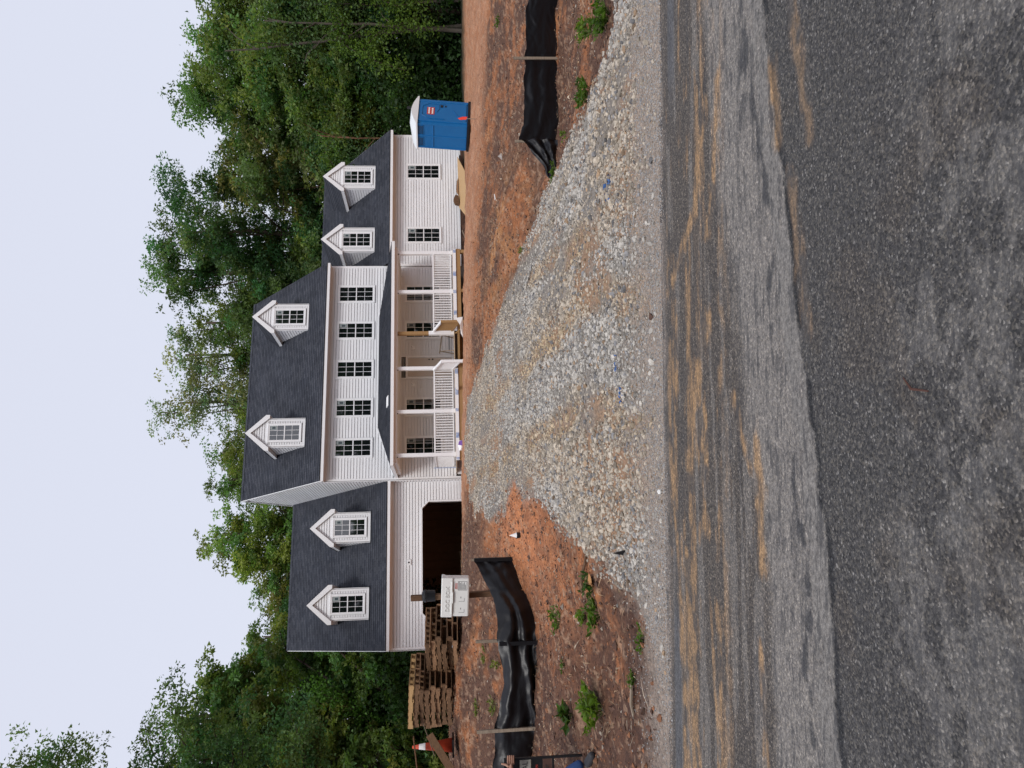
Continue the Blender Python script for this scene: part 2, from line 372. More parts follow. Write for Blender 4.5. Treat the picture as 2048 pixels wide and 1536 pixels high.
def tracks(a, b):
    r = 0*a
    for P_ in (((.60,5.5),(.76,6.48),(.79,7.58),(.57,8.84),(.34,10.68),(-.02,14.1),(-.76,18.7),(-1.0,21)), ((-.2,5.5),(-.3,6.9),(-.51,9.16),(-.84,11.14),(-1.63,15.1),(-2.4,19)), ((1.43,7.42),(1.58,9.52),(1.69,12.16))):
        xs = np.interp(b, [q[1] for q in P_], [q[0] for q in P_]) + (fbm(b*1.5, b*0, 3, 77)-.5)*.25
        r = np.maximum(r, sst(.24, .06, np.abs(a-xs))*(b > P_[0][1])*(b < P_[-1][1])*sst(.32, .5, fbm(a*2, b*1.2, 3, 78)))
    return r
def mixc(c, d, k): return c*(1-k[..., None]) + np.array(d)*k[..., None]

def relief(a, b):
    near = sst(5.15, 5.9, b)
    g = gmask(a, b)
    z = (fbm(a*1.1, b*1.1, 3, 21)-.5)*.13*near
    z = z + (fbm(a*5, b*5, 4, 31)-.5)*.085*near*(1-.55*g)
    # eroded gully in the left bank, tyre ruts over the gravel
    z = z - .10*blob(a, b, -2.75, 7.0, .5, .55)*near - .07*blob(a, b, -3.3, 8.1, .8, .3)
    z = z + .02*g*sst(5.4, 6.4, b) - .035*tracks(a, b)*g
    return z

# ------------------------------------------------------------------ the ground beyond the road
def grid(ts, bs, minb):
    T, B = np.meshgrid(ts, bs); A = T*np.maximum(B, minb); return A, B
def faces(nr, nc):
    i = np.arange(nr-1)[:, None]*nc + np.arange(nc-1)[None]; i = i.ravel()
    return np.stack([i, i+1, i+1+nc, i+nc], -1)
dn = np.linspace(-.60, .60, 440)
side = .60*np.geomspace(1.03, 9, 26)
ts = np.r_[-side[::-1], dn, side]
bs = np.r_[5.12, np.geomspace(5.2, 30, 270), np.geomspace(30.4, 46, 36), np.geomspace(48, 420, 22)]
A, B = grid(ts, bs, 1)
Z = zt(A, B) + relief(A, B)*(B < 60)
Z[0] = -.05
G = gmask(A, B)
f1 = fbm(A*.9, B*.6, 4, 41); f2 = fbm(A*3, B*2.2, 4, 51); f3 = fbm(A*9, B*7, 3, 61)
c = np.zeros(A.shape + (3,)) + np.array((.290, .112, .045))               # red clay
c = mixc(c, (.41, .175, .070), sst(.52, .62, f2)*.8)
mulch = sst(.42, .56, f1*.6+f2*.4 + .10*(A < -3) + .07*(A > 3.5)*(B < 20))
mulch = np.maximum(mulch, .85*((A < -2.2) & (B < 11.5)).astype(float)*sst(.35, .5, f2))
mulch = mulch*(1-.85*blob(A, B, -2.4, 12.5, 1.3, 3.4))*(1-.8*sst(21.5, 24, B))
mulch = np.maximum(mulch, .8*blob(A, B, 6.0, 18.5, 2.6, 1.3)*sst(.3, .5, f2))
mulch = np.maximum(mulch, (A > 2.5)*(B < 21)*sst(.40, .58, .5*f1+.5*f3)*.6)
mulch = np.clip(mulch, 0, 1); c = mixc(c, (.100, .050, .032), mulch)
c = mixc(c, (.060, .030, .022), (A < -1.9)*(B < 11.8)*sst(.40, .62, .5*f2+.5*f3)*.75)
c = mixc(c, (.50, .195, .085), blob(A, B, -2.3, 12.4, 1.1, 3.0)*.8)
c = mixc(c, (.46, .21, .075), blob(A, B, 3.0, 16.2, 1.4, 2.2)*.75*sst(.35, .55, f2))
c = mixc(c, (.42, .215, .125), sst(21, 24, B)*(.35+.6*sst(.35, .6, f3*.5+f2*.5))*(B < 60)*(A > -4))
c = mixc(c, (.085, .045, .032), sst(.56, .66, f3)*.32)
c = mixc(c, (.40, .26, .17), sst(.64, .72, fbm(A*14, B*10, 2, 71))*.5)
gr = np.array((.215, .19, .165)) + 0*c
gr = mixc(gr, (.31, .175, .095), sst(.52, .66, fbm(A*1.3+B*.35, B*.5, 3, 81))*.75)
gr = mixc(gr, (.34, .28, .23), sst(6.3, 5.4, B)*.85)
gr = mixc(gr, (.31, .19, .11), tracks(A, B)*.8*sst(.3, .6, f3))
c = c*(1-G[..., None]) + gr*G[..., None]
edge = sst(6.1, 5.3, B)*sst(-4.5, -2.5, A)                                  # dusty fines spilled on the road shoulder
c = mixc(c, (.30, .25, .21), edge*.8)
c = mixc(c, (.020, .022, .012), sst(33, 37, B))                            # darker forest floor under the trees
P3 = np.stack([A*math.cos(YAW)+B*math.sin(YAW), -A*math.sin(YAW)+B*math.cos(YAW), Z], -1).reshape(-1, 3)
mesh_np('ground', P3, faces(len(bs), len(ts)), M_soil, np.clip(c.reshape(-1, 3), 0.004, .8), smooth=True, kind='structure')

# the sheet under everything, out to the horizon and behind the camera
lb = MB().box(-600, 600, -600, 600, -1.6, -1.2)
lo = lb.build('terrain', mat('far_ground', (.06, .05, .03), .95, .1, noise=(.2, .8, (.03, .04, .015), (1, 1, 1))), kind='structure')

# ------------------------------------------------------------------ road
bs2 = np.r_[-7, -4, -2, 0, 1.0, np.geomspace(1.6, 5.05, 270), np.linspace(5.07, 5.62, 26)]
side2 = .60*np.geomspace(1.03, 60, 24); ts2 = np.r_[-side2[::-1], np.linspace(-.60, .60, 380), side2]
A, B = grid(ts2, bs2, 1.5)
wob = (fbm(A*1.3, A*0+3, 3, 4)-.5)*.16
edgeb = 5.27 + .25*wob
Bc = np.minimum(B, edgeb + (fbm(A*9, B*0, 2, 6)-.5)*.05)
Z = np.where(B > edgeb, -.05, 0.0) + (fbm(A*1.0, B*1.0, 2, 8)-.5)*.012
n_a = fbm(A*.9, B*3.2, 4, 101); n_b = fbm(A*2.2, B*2.2, 5, 111); n_c = fbm(A*.7, B*9, 4, 121); n_d = fbm(A*7, B*14, 3, 131)
line = 3.08 + .185*A + .012*A*A + (fbm(A*1.6, A*0, 3, 14)-.5)*.10 + (fbm(A*9, A*0, 4, 17)-.5)*.05
far = B > line
c = np.zeros(A.shape + (3,)) + np.array((.073, .072, .072)); dust = np.zeros(A.shape)
# near lane: dark tar with dusty clouds
nr = sst(.485, .56, .55*fbm(A*3.2, B*3.6, 4, 111)+.45*fbm(A*11, B*15, 4, 113)+.05*sst(2.3, 1.9, B))*sst(2.6, 2.25, B+.12*A)
c = mixc(c, (.165, .157, .148), nr*(~far)*.62); dust = np.maximum(dust, nr*.4*(~far))
br = sst(.60, .70, fbm(A*3, B*3, 3, 141))*(~far)*.30
c = mixc(c, (.10, .080, .062), br*.6)
# far lane: worn pale, streaked along the road
pale = far*sst(.78, .60, B-line+(fbm(A*1.4, B*7, 4, 104)-.5)*.35)
pale = np.maximum(pale, far*.55*sst(.56, .62, fbm(A*1.1, B*15, 4, 105)))
c = np.where(far[..., None], c*0+np.array((.088, .080, .074)), c); c = mixc(c, (.215, .200, .185), pale*.95); dust = np.maximum(dust, pale*.55)
dk = .5*far*sst(.62, .66, fbm(A*2.4, B*20, 4, 151)+.07*sst(.5, .1, np.abs(B-line-.35))-.10*sst(.12, .3, np.abs(B-line-.95)))
c = mixc(c, (.055, .056, .062), dk*.8); dust = dust*(1-dk*.6)
stp = far*sst(.11, .07, np.abs(B-line-.08))*sst(.25, .4, n_d)
c = mixc(c, (.195, .183, .170), stp); dust = np.maximum(dust, stp*.85)
gl = sst(.035, .015, np.abs(B-line+.01))*sst(.35, .5, n_d)
c = mixc(c, (.022, .024, .028), gl*.85); dust = dust*(1-gl)
g2 = sst(.05, .02, np.abs(B-line-.24-(fbm(A*2, A*0, 3, 15)-.5)*.2))*sst(.45, .55, n_d)*far
c = mixc(c, (.045, .047, .052), g2*.8)
# smooth tar band and its pale lip under the gravel
sm = sst(.09, .06, np.abs(B-4.98+.02*A))*sst(.3, .5, fbm(A*.8, A*0, 3, 16)); c = mixc(c, (.105, .107, .115), sm*.8); dust = np.maximum(dust, sm*.8)
# orange mud dragged along by tyres
def streak(a0, b0, a1, b1, wd, seed):
    t = np.clip(((A-a0)*(a1-a0)+(B-b0)*(b1-b0))/((a1-a0)**2+(b1-b0)**2), 0, 1)
    d = np.hypot((A-a0-t*(a1-a0)), (B-b0-t*(b1-b0)))
    return sst(wd*1.15, wd*.1, d*.8 + (fbm(A*5, B*22, 4, seed)-.5)*wd*2.4)
or_ = np.zeros(A.shape)
for i, q in enumerate(((.69,4.98,1.05,4.49,.045),(1.05,4.49,1.64,4.28,.05),(1.71,4.03,1.03,4.18,.05),(1.03,4.18,.83,4.32,.045),(-2.6,4.83,-1.47,4.94,.05),(-1.47,4.94,-.47,5.05,.045),
    (-.47,4.62,.1,4.48,.06),(.1,4.48,.35,4.30,.06),(-.9,4.40,-.2,4.37,.05),(-.25,3.62,-.9,3.58,.06),(-.45,3.72,-.1,3.90,.035),(1.45,3.36,1.1,3.33,.045),(.9,3.20,.2,3.06,.04),
    (-2.6,4.68,-1.1,4.78,.04),(-1.3,3.62,-2.0,3.55,.04),(-1.3,4.2,-2.0,4.16,.04),(2.4,3.22,1.4,3.1,.045),(1.5,3.1,1.0,3.02,.04),(-.1,4.95,.5,4.9,.04),(-1.2,4.35,-2.4,4.22,.03))):
    or_ = np.maximum(or_, streak(*q, 200+i))
or_ = np.maximum(or_, far*sst(3.9, 4.2, B)*sst(.50, .62, .6*fbm(A*.45+B*.5, B*9, 3, 121)+.4*fbm(A*5, B*24, 3, 122))*.75)
c = mixc(c, (.36, .225, .115), np.clip(or_, 0, 1)*(.40+.45*far)*(.15+.85*sst(.35, .55, n_d))); dust = np.maximum(dust, or_*.7)
lip = sst(5.05, 5.24, Bc)*sst(-3.2, -2.2, A); c = mixc(c, (.24, .205, .18), lip*.7*sst(.3, .6, n_d)); dust = np.maximum(dust, lip*.5)
k = sst(.28, .05, np.hypot((A-1.53)/1.4, (B-3.72)/.32)); c = mixc(c, (.04, .042, .048), k*sst(.35, .45, n_d)*.8)
P3 = np.stack([A*math.cos(YAW)+Bc*math.sin(YAW), -A*math.sin(YAW)+Bc*math.cos(YAW), Z], -1).reshape(-1, 3)
rc = np.c_[np.clip(c.reshape(-1, 3), .004, .8), dust.reshape(-1)]
rd = mesh_np('road', P3, faces(len(bs2), len(ts2)), M_road, rc, smooth=True, kind='structure')

# ------------------------------------------------------------------ gravel, clods, litter
PHI = (1+5**.5)/2
ICO = np.array([(-1,PHI,0),(1,PHI,0),(-1,-PHI,0),(1,-PHI,0),(0,-1,PHI),(0,1,PHI),(0,-1,-PHI),(0,1,-PHI),(PHI,0,-1),(PHI,0,1),(-PHI,0,-1),(-PHI,0,1)], float)/math.hypot(1, PHI)
ICF = np.array([(0,11,5),(0,5,1),(0,1,7),(0,7,10),(0,10,11),(1,5,9),(5,11,4),(11,10,2),(10,7,6),(7,1,8),(3,9,4),(3,4,2),(3,2,6),(3,6,8),(3,8,9),(4,9,5),(2,4,11),(6,2,10),(8,6,7),(9,8,1)])
OCT = np.array([(1,0,0),(-1,0,0),(0,1,0),(0,-1,0),(0,0,1),(0,0,-1)], float); OCF = np.array([(0,2,4),(2,1,4),(1,3,4),(3,0,4),(2,0,5),(1,2,5),(3,1,5),(0,3,5)])
def rotm(n):
    q = RNG.normal(size=(n, 4)); q /= np.linalg.norm(q, axis=1)[:, None]; w_, x, y, z = q.T
    return np.stack([np.stack([1-2*(y*y+z*z), 2*(x*y-z*w_), 2*(x*z+y*w_)], -1), np.stack([2*(x*y+z*w_), 1-2*(x*x+z*z), 2*(y*z-x*w_)], -1),
                     np.stack([2*(x*z-y*w_), 2*(y*z+x*w_), 1-2*(x*x+y*y)], -1)], 1)
def stones(name, a, b, size, col, lift=.10, mtl=None, flat=(.45, .8), tmpl=None, **kw):
    TV, TF = tmpl or (ICO, ICF); nv = len(TV)
    n = len(a); z = zt(a, b) + relief(a, b)
    sc = np.stack([np.ones(n), RNG.uniform(.6, .95, n), RNG.uniform(*flat, n)], -1)*size[:, None]*.5
    V = TV[None]*(1+RNG.normal(0, .16, (n, nv, 1)))
    V = V*sc[:, None, :]
    tilt = rotm(n)
    # keep most stones lying flat: blend tilt with a turn about z
    an = RNG.uniform(0, 6.28, n); cz, szn = np.cos(an), np.sin(an)
    Rz = np.zeros((n, 3, 3)); Rz[:, 0, 0] = cz; Rz[:, 0, 1] = -szn; Rz[:, 1, 0] = szn; Rz[:, 1, 1] = cz; Rz[:, 2, 2] = 1
    use = (RNG.random(n) < .35)[:, None, None]
    V = np.einsum('nij,nkj->nki', np.where(use, tilt, Rz), V)
    c0 = np.stack([a*math.cos(YAW)+b*math.sin(YAW), -a*math.sin(YAW)+b*math.cos(YAW), z+size*lift*.5], -1)
    V = (V+c0[:, None]).reshape(-1, 3)
    Fc = (TF[None]+np.arange(n)[:, None, None]*nv).reshape(-1, 3)
    return mesh_np(name, V, Fc, mtl or M_stone, np.repeat(col, nv, 0), **kw)
def pick(n, prob, box):
    a = []; b = []; k = 0
    while k < n:
        aa = RNG.uniform(box[0], box[1], 60000); bb = RNG.uniform(box[2], box[3], 60000)
        m_ = RNG.random(60000) < prob(aa, bb); a.append(aa[m_]); b.append(bb[m_]); k += m_.sum()
    return np.concatenate(a)[:n], np.concatenate(b)[:n]
def dens(a, b):
    g = gmask(a, b)
    patch = sst(.32, .52, fbm(a*1.5+b*.3, b*.8, 3, 91))         # thin spots where the fines show
    return g*(.22+.78*patch)*(1-.45*tracks(a, b))*(1-.88*sst(6.15, 5.6, b))*np.clip(9.5/b, .5, 1)
ga, gb = pick(72000, dens, (-3.6, 4.2, 5.3, 24))
n = len(ga)
size = np.clip(RNG.lognormal(math.log(.031), .42, n), .013, .09)*(.82+.18*sst(5.8, 7.5, gb))
h = RNG.random((n, 1)); tone = RNG.uniform(.42, 1.36, (n, 1))
tan = sst(.45, .62, fbm(ga*1.2+gb*.3, gb*.45, 3, 81)+.10*sst(9, 15, gb))[:, None]
tan = np.clip(.12+.40*tan+.6*tracks(ga, gb)[:, None], 0, 1)
col = (np.array((.44, .425, .395))*(1-tan) + np.array((.46, .36, .24))*tan)*tone
col = np.where(h > .94, np.array((.36, .25, .16))*tone, col); col = np.where(h < .12, np.array((.24, .24, .245))*tone, col)
bl = (np.hypot((ga-.02)/.25, (gb-6.27)/.09) < 1) | (np.hypot((ga-1.73)/.12, (gb-6.58)/.12) < 1)
bl = bl & (RNG.random(n) < .5) & (np.abs(ga-.02) > .07)
col = np.where(bl[:, None], np.array((.035, .10, .26))*RNG.uniform(.4, 1.5, (n, 1)), col)
nr_ = gb < 10.5
stones('gravel', ga[nr_], gb[nr_], size[nr_], col[nr_], label='loose grey and tan crushed stone on the near half of the driveway', kind='stuff')
stones('gravel', ga[~nr_], gb[~nr_], size[~nr_], col[~nr_], tmpl=(OCT*1.05, OCF), label='loose crushed stone on the far half of the driveway by the house', kind='stuff')
# fines at the shoulder and scattered on the road edge
fa, fb = pick(26000, lambda a, b: sst(6.4, 5.3, b)*(.25+.75*gmask(a, b+.2))*sst(-3.4, -2.4, a), (-3.6, 4.2, 5.16, 6.6))
n = len(fa); tone = RNG.uniform(.6, 1.2, (n, 1)); cc = np.where(RNG.random((n, 1)) < .5, np.array((.36, .30, .25)), np.array((.33, .33, .33)))*tone
stones('grit', fa, fb, RNG.uniform(.008, .022, n), cc, tmpl=(OCT, OCF), label='fine pinkish grit spilled along the road shoulder', kind='stuff')
# soil clods
ca, cb_ = pick(26000, lambda a, b: (1-gmask(a, b))*np.clip(8./b, .2, 1)*sst(5.3, 5.7, b), (-9, 10, 5.4, 22))
n = len(ca); tone = RNG.uniform(.6, 1.25, (n, 1)); hh = RNG.random((n, 1))
cc = np.where(hh < .55, np.array((.11, .056, .038)), np.where(hh < .94, np.array((.27, .115, .055)), np.array((.34, .29, .24))))*tone
stones('soil_clods', ca, cb_, np.clip(RNG.lognormal(math.log(.026), .5, n), .01, .10), cc, lift=.1, tmpl=(OCT, OCF), label='crumbled red brown soil clods over the bare banks', kind='stuff')
# straw, roots, twigs and dead leaves
def litter(n, box, seed):
    a, b = pick(n, lambda a, b: (1-gmask(a, b))*(.25+.75*sst(.45, .6, fbm(a*1.3, b*1.3, 3, seed)))*np.clip(9./b, .25, 1)*sst(5.4, 5.8, b), box)
    z = zt(a, b) + relief(a, b) + .012
    an = RNG.uniform(0, 6.28, n); ln = RNG.lognormal(math.log(.085), .6, n); wd = RNG.uniform(.004, .009, n)
    lf = RNG.random(n) < .16; wd = np.where(lf, RNG.uniform(.02, .04, n), wd); ln = np.where(lf, wd*1.8, ln)
    d = np.stack([np.cos(an), np.sin(an), RNG.normal(.05, .25, n)], -1); s_ = np.stack([-np.sin(an), np.cos(an), RNG.normal(0, .3, n)], -1)
    c0 = np.stack([a*math.cos(YAW)+b*math.sin(YAW), -a*math.sin(YAW)+b*math.cos(YAW), z+.01], -1)
    mid = c0 + np.array((0, 0, .012))
    V = np.stack([c0-d*ln[:, None]/2, mid+s_*wd[:, None]/2, c0+d*ln[:, None]/2+s_*wd[:, None]*RNG.uniform(-3, 3, n)[:, None], mid-s_*wd[:, None]/2], 1).reshape(-1, 3)
    Fc = np.arange(4*n).reshape(-1, 4); t = RNG.uniform(.4, 1.25, (n, 1)); hh = RNG.random((n, 1))
    cc = np.where(hh < .45, np.array((.34, .23, .14)), np.where(hh < .85, np.array((.12, .065, .042)), np.array((.48, .40, .30))))*t
    return V, Fc, np.repeat(cc, 4, 0)
V, Fc, cc = litter(15000, (-9.5, 11, 5.4, 24), 301)
mesh_np('straw_litter', V, Fc, M_litter, cc, label='dry straw roots and dead leaves strewn on the bare banks', kind='stuff')

# ================================================================== HOUSE
H0 = Vector((10.8, 32.0, 0.9))
house = empty('house', H0, label='new white clapboard two storey house with slate blue shingle roof and six gabled dormers', cat='house')
def hpart(mb, name, m, parent=house, **kw): return mb.build(name, m, parent, off=H0, **kw)
def sub(mb, name, m, parent, **kw):     # child of a part whose own origin equals H0
    return mb.build(name, m, parent, off=H0, **kw)

EXPO = .128
def course(mb, P0, Ud, N, zb, zt_, s0b, s0t, s1b, s1t, d=.034):
    P0, Ud, N = Vector(P0), Vector(Ud), Vector(N); Zv = Vector((0,0,1))
    pt = lambda s_, z, dd: P0 + Ud*s_ + Zv*(z-P0.z) + N*dd
    zc, bk = zt_-.024, -.018      # below every lip runs an open shadow channel
    f = (zc-zb)/(zt_-zb); sc0, sc1 = s0b+(s0t-s0b)*f, s1b+(s1t-s1b)*f
    vs = [pt(s0b, zb, bk), pt(s1b, zb, bk), pt(s1b, zb, d), pt(s0b, zb, d), pt(sc1, zc, d-.010), pt(sc0, zc, d-.010),
          pt(sc1, zc-.004, bk), pt(sc0, zc-.004, bk), pt(s1t, zt_, bk), pt(s0t, zt_, bk)]
    mb.add(vs, [(0,1,2,3), (3,2,4,5), (5,4,6,7), (7,6,8,9), (0,3,5,7), (2,1,6,4)])
def siding(parent, P0, Ud, N, z0, z1, lim, name='siding_board', join=None, expo=EXPO):
    k = 0; z = z0
    while z < z1-.01:
        z2 = min(z+expo, z1); mb = join if join else MB(); got = False
        for (a0, a1, b0, b1) in lim(z, z2):
            if max(b0, b1)-min(a0, a1) > .02 and (b0 > a0 or b1 > a1):
                if join: course(mb, P0, Ud, N, z, z2, a0, a1, b0, b1); continue
                cuts = [c_ for c_ in np.arange(((k*1.37) % 3.66)-3.66, 40, 3.66) if max(a0, a1)+.5 < c_ < min(b0, b1)-.5]
                es = [(a0, a1)] + [(c_, c_) for c_ in cuts] + [(b0, b1)]
                for (p0_, p1_), (q0_, q1_) in zip(es[:-1], es[1:]):
                    mb = MB(); course(mb, P0, Ud, N, z, z2, p0_, p1_, q0_-.004*((q0_, q1_) != es[-1]), q1_-.004*((q0_, q1_) != es[-1])); sub(mb, name, M_white, parent)
        z = z2; k += 1

# ---- main block
X0, X1, YF, YB = 5.76, 15.76, 32.0, 40.6
ME, MS = (31.6, 7.11), .935; MR = (36.35, 11.55)
GE, GS = (32.1, 4.36), .856; GR = (38.06, 9.46)
RE, RS = (31.6, 4.32), .822; RR = (36.33, 8.21)
GX0, GX1, GY = -1.12, 5.74, 32.5
RX0, RX1 = 15.78, 22.88

fw = MB().box(X0+.02, X1-.02, YF+.02, YF+.2, 1.05, 7.0); front = hpart(fw, 'front_wall', M_sheath)
def upl(a, b):
    if a >= 4.74: return [(.07, .07, 9.93, 9.93)]
    g = lambda z: (.11+(z-3.99)*2.935, 7.39+(4.76-z)*3.13)
    return [(.07, .07, g(a)[0], g(min(b, 4.76))[0]), (g(a)[1], g(min(b, 4.76))[1], 9.93, 9.93)]
siding(front, (X0, YF, 0), (1,0,0), (0,-1,0), 4.10, 6.90, upl)
siding(front, (X0, YF, 0), (1,0,0), (0,-1,0), 1.40, 3.86, lambda a, b: [(.07, .07, 9.93, 9.93)])
sub(MB().box(X0-.02, X0+.085, YF-.042, YF, 1.1, 6.97).box(X0-.042, X0, YF-.042, YF+.085, 1.1, 6.97), 'corner_trim', M_trim, front)
sub(MB().box(X1-.085, X1+.02, YF-.042, YF, 4.0, 6.97), 'corner_trim', M_trim, front)
# left gable wall of the main block
gw = MB().prism([(X0+.02, YF+.02, 1.05), (X0+.02, YB, 1.05), (X0+.02, YB, 7.0), (X0+.02, MR[0], 11.35), (X0+.02, YF+.02, 7.0)], (1,0,0), .15)
gable = hpart(gw, 'gable_wall', M_sheath)
def gl(z0, z1):
    f = lambda z: (YF+.02 if z < 7.0 else (z-7.11)/MS+31.6+.12, YB if z < 7.0 else 2*MR[0]-((z-7.11)/MS+31.6)-.12)
    (a0, b0), (a1, b1) = f(z0), f(z1); return [(a0-YF, a1-YF, b0-YF, b1-YF)] if b1 > a1 else []
siding(gable, (X0, YF, 0), (0,1,0), (-1,0,0), 1.2, 11.2, gl, expo=.128)
gw2 = MB().prism([(X1-.15, YF, 1.05), (X1-.15, YB, 1.05), (X1-.15, YB, 7.0), (X1-.15, MR[0], 11.35), (X1-.15, YF, 7.0)], (1,0,0), .15)
gable2 = hpart(gw2, 'gable_wall', M_sheath)
siding(gable2, (X1, YF, 0), (0,1,0), (1,0,0), 3.9, 11.2, gl)
bw = MB().box(GX0, GX1, 43.4, 43.6, .6, 4.3).box(X0, RX1, YB-.2, YB, .9, 4.3).box(X0, X1, YB-.19, YB-.01, 4.3, 7.0); hpart(bw, 'back_wall', M_sheath)

# ---- shingled slopes: real stepped courses
def slope(mb, x0a, x1a, yz0, yz1, x0b=None, x1b=None, exp=.14, side=-1):
    """courses parallel to X from the eave yz0 to the ridge yz1; a = eave ends, b = ridge ends"""
    x0b = x0a if x0b is None else x0b; x1b = x1a if x1b is None else x1b
    p, q = Vector((0, *yz0)), Vector((0, *yz1)); L = (q-p).length; d = (q-p)/L
    nrm = Vector((0, -d.z, d.y)) if d.y > 0 else Vector((0, d.z, -d.y)); n = int(round(L/exp)); e = L/n
    for k in range(n):
        s0, s1 = k*e, (k+1)*e+.01; f0, f1 = s0/L, min(1, s1/L)
        a, b = p+d*s0+nrm*.018, p+d*s1+nrm*.004
        xa0, xa1 = x0a+(x0b-x0a)*f0, x1a+(x1b-x1a)*f0; xb0, xb1 = x0a+(x0b-x0a)*f1, x1a+(x1b-x1a)*f1
        lo = p+d*s0
        mb.add([(xa0, a.y, a.z), (xa1, a.y, a.z), (xb1, b.y, b.z), (xb0, b.y, b.z), (xa0, lo.y, lo.z), (xa1, lo.y, lo.z)], [(0,1,2,3), (4,5,1,0)])
    a, b = p - nrm*.02, q - nrm*.02
    mb.add([(x0a, a.y, a.z), (x1a, a.y, a.z), (x1b, b.y, b.z), (x0b, b.y, b.z), (x0a, p.y, p.z), (x1a, p.y, p.z), (x1b, q.y, q.z), (x0b, q.y, q.z)],
           [(0,3,2,1), (0,4,7,3), (1,2,6,5)])
    return mb
def back(E, Rg): return (2*Rg[0]-E[0], E[1])
def gable_roof(name, xa, xb, E, Rg):
    mb = MB(); slope(mb, xa, xb, E, Rg)
    B_ = back(E, Rg); p, q = Vector((0, *B_)), Vector((0, *Rg)); mb.add([(xa, *B_), (xb, *B_), (xb, *Rg), (xa, *Rg)], [(1,0,3,2)])
    o = hpart(mb, name, M_roof)
    rc = MB()     # ridge cap shingles
    n = int((xb-xa)/.2)
    for i in range(n):
        x = xa+(xb-xa)*i/n; x2 = x+(xb-xa)/n+.03; s_ = .8
        rc.add([(x, Rg[0]-.14, Rg[1]-.14*s_+.03), (x, Rg[0], Rg[1]+.045), (x, Rg[0]+.14, Rg[1]-.14*s_+.03), (x2, Rg[0]-.14, Rg[1]-.14*s_+.02), (x2, Rg[0], Rg[1]+.03), (x2, Rg[0]+.14, Rg[1]-.14*s_+.02)],
               [(0,3,4,1), (1,4,5,2), (0,1,2)])
    sub(rc, 'ridge_cap', M_roof, o)
    return o
mroof = gable_roof('roof', X0-.04, X1+.0, ME, MR)
groof = gable_roof('roof', GX0+.0, X0-.02, GE, GR)
rroof = gable_roof('roof', X1+.02, RX1+.02, RE, RR)
def eave(xa, xb, E, wally, s):
    f = MB().box(xa, xb, E[0]-.022, E[0], E[1]-.15, E[1]-.005); hpart(f, 'fascia', M_trim)
    so_ = MB().box(xa, xb, E[0], wally, E[1]-.15, E[1]-.135)
    n = int((wally-E[0])/.1); o = hpart(so_, 'soffit', M_soffit)
    fr = MB().box(xa, xb, wally-.03, wally, E[1]-.24, E[1]-.15); sub(fr, 'frieze_board', M_trim, o)
    g = MB().box(xa, xb, E[0]-.03, E[0]-.022, E[1]-.03, E[1]+.0); sub(g, 'drip_edge', M_blackmatt, o)
eave(X0-.04, X1+.0, ME, YF, MS); eave(GX0, X0-.02, GE, GY, GS); eave(X1+.02, RX1+.02, RE, YF, RS)
# rake boards
def rake(x, E, Rg, wd=.14, th=.022, both=True):
    mb = MB(); B_ = back(E, Rg)
    for P_, Q_ in ((E, Rg), (Rg, B_)):
        mb.prism([(x, P_[0], P_[1]-.01), (x, Q_[0], Q_[1]-.01), (x, Q_[0], Q_[1]-.01-wd), (x, P_[0], P_[1]-.01-wd)], (1,0,0), th)
    return mb
hpart(rake(X0-.062, ME, MR, .11), 'rake_board', M_trim); hpart(rake(GX0-.022, GE, GR), 'rake_board', M_trim); hpart(rake(RX1+.022, RE, RR), 'rake_board', M_trim)

# ---- garage wing
OX0, OX1, OT, CH = 0.0, 4.85, 2.88, .27
gf = MB().box(GX0, OX0, GY+.02, GY+.18, .6, 4.2).box(OX1, GX1, GY+.02, GY+.18, .6, 4.2).box(OX0, OX1, GY+.02, GY+.18, OT, 4.2)
gf.prism([(OX0, GY+.02, OT), (OX0+CH, GY+.02, OT), (OX0, GY+.02, OT-CH)], (0,1,0), .16); gf.prism([(OX1, GY+.02, OT), (OX1, GY+.02, OT-CH), (OX1-CH, GY+.02, OT)], (0,1,0), .16)
gfront = hpart(gf, 'garage_wall', M_sheath)
def glim(z0, z1):
    if z0 >= OT-.03: return [(.09, .09, 6.86, 6.86)]
    def ed(z): return max(0, z-(OT-CH))
    l0, l1 = ed(z0), ed(min(z1, OT)); return [(.09, .09, 1.12-.03+l0, 1.12-.03+l1), (1.12+4.85+.03-l0, 1.12+4.85+.03-l1, 6.86, 6.86)]
siding(gfront, (GX0, GY, 0), (1,0,0), (0,-1,0), .75, 4.14, glim)
tr = MB(); w_ = .07; y0 = GY-.058
tr.box(OX0-w_, OX0, y0, GY+.1, .65, OT-CH).box(OX1, OX1+w_, y0, GY+.1, .65, OT-CH).box(OX0+CH, OX1-CH, y0, GY+.1, OT, OT+w_)
tr.prism([(OX0-w_, y0, OT-CH), (OX0, y0, OT-CH), (OX0+CH, y0, OT), (OX0+CH, y0, OT+w_)], (0,1,0), .145)
tr.prism([(OX1+w_, y0, OT-CH), (OX1-CH, y0, OT+w_), (OX1-CH, y0, OT), (OX1, y0, OT-CH)], (0,1,0), .145)
sub(tr, 'garage_opening_trim', M_trim, gfront)
sub(MB().box(GX0-.022, GX0+.09, GY-.042, GY, .75, 4.2).box(GX0-.042, GX0, GY-.042, GY+.09, .75, 4.2), 'corner_trim', M_trim, gfront)
gi = MB().box(GX0+.02, GX0+.1, GY+.18, 43.4, .6, 4.2).box(5.6, 5.74, GY+.18, 43.4, .6, 4.2).box(GX0, GX1, 39.0, 39.1, .6, 4.2).box(GX0, GX1, GY+.19, 39, 3.30, 3.34)
inn = hpart(gi, 'garage_interior', M_dark)
for i in range(16): sub(MB().box(GX0+.3+i*.406, GX0+.34+i*.406, 38.9, 39.0, .72, 3.3), 'stud', M_dark, inn)
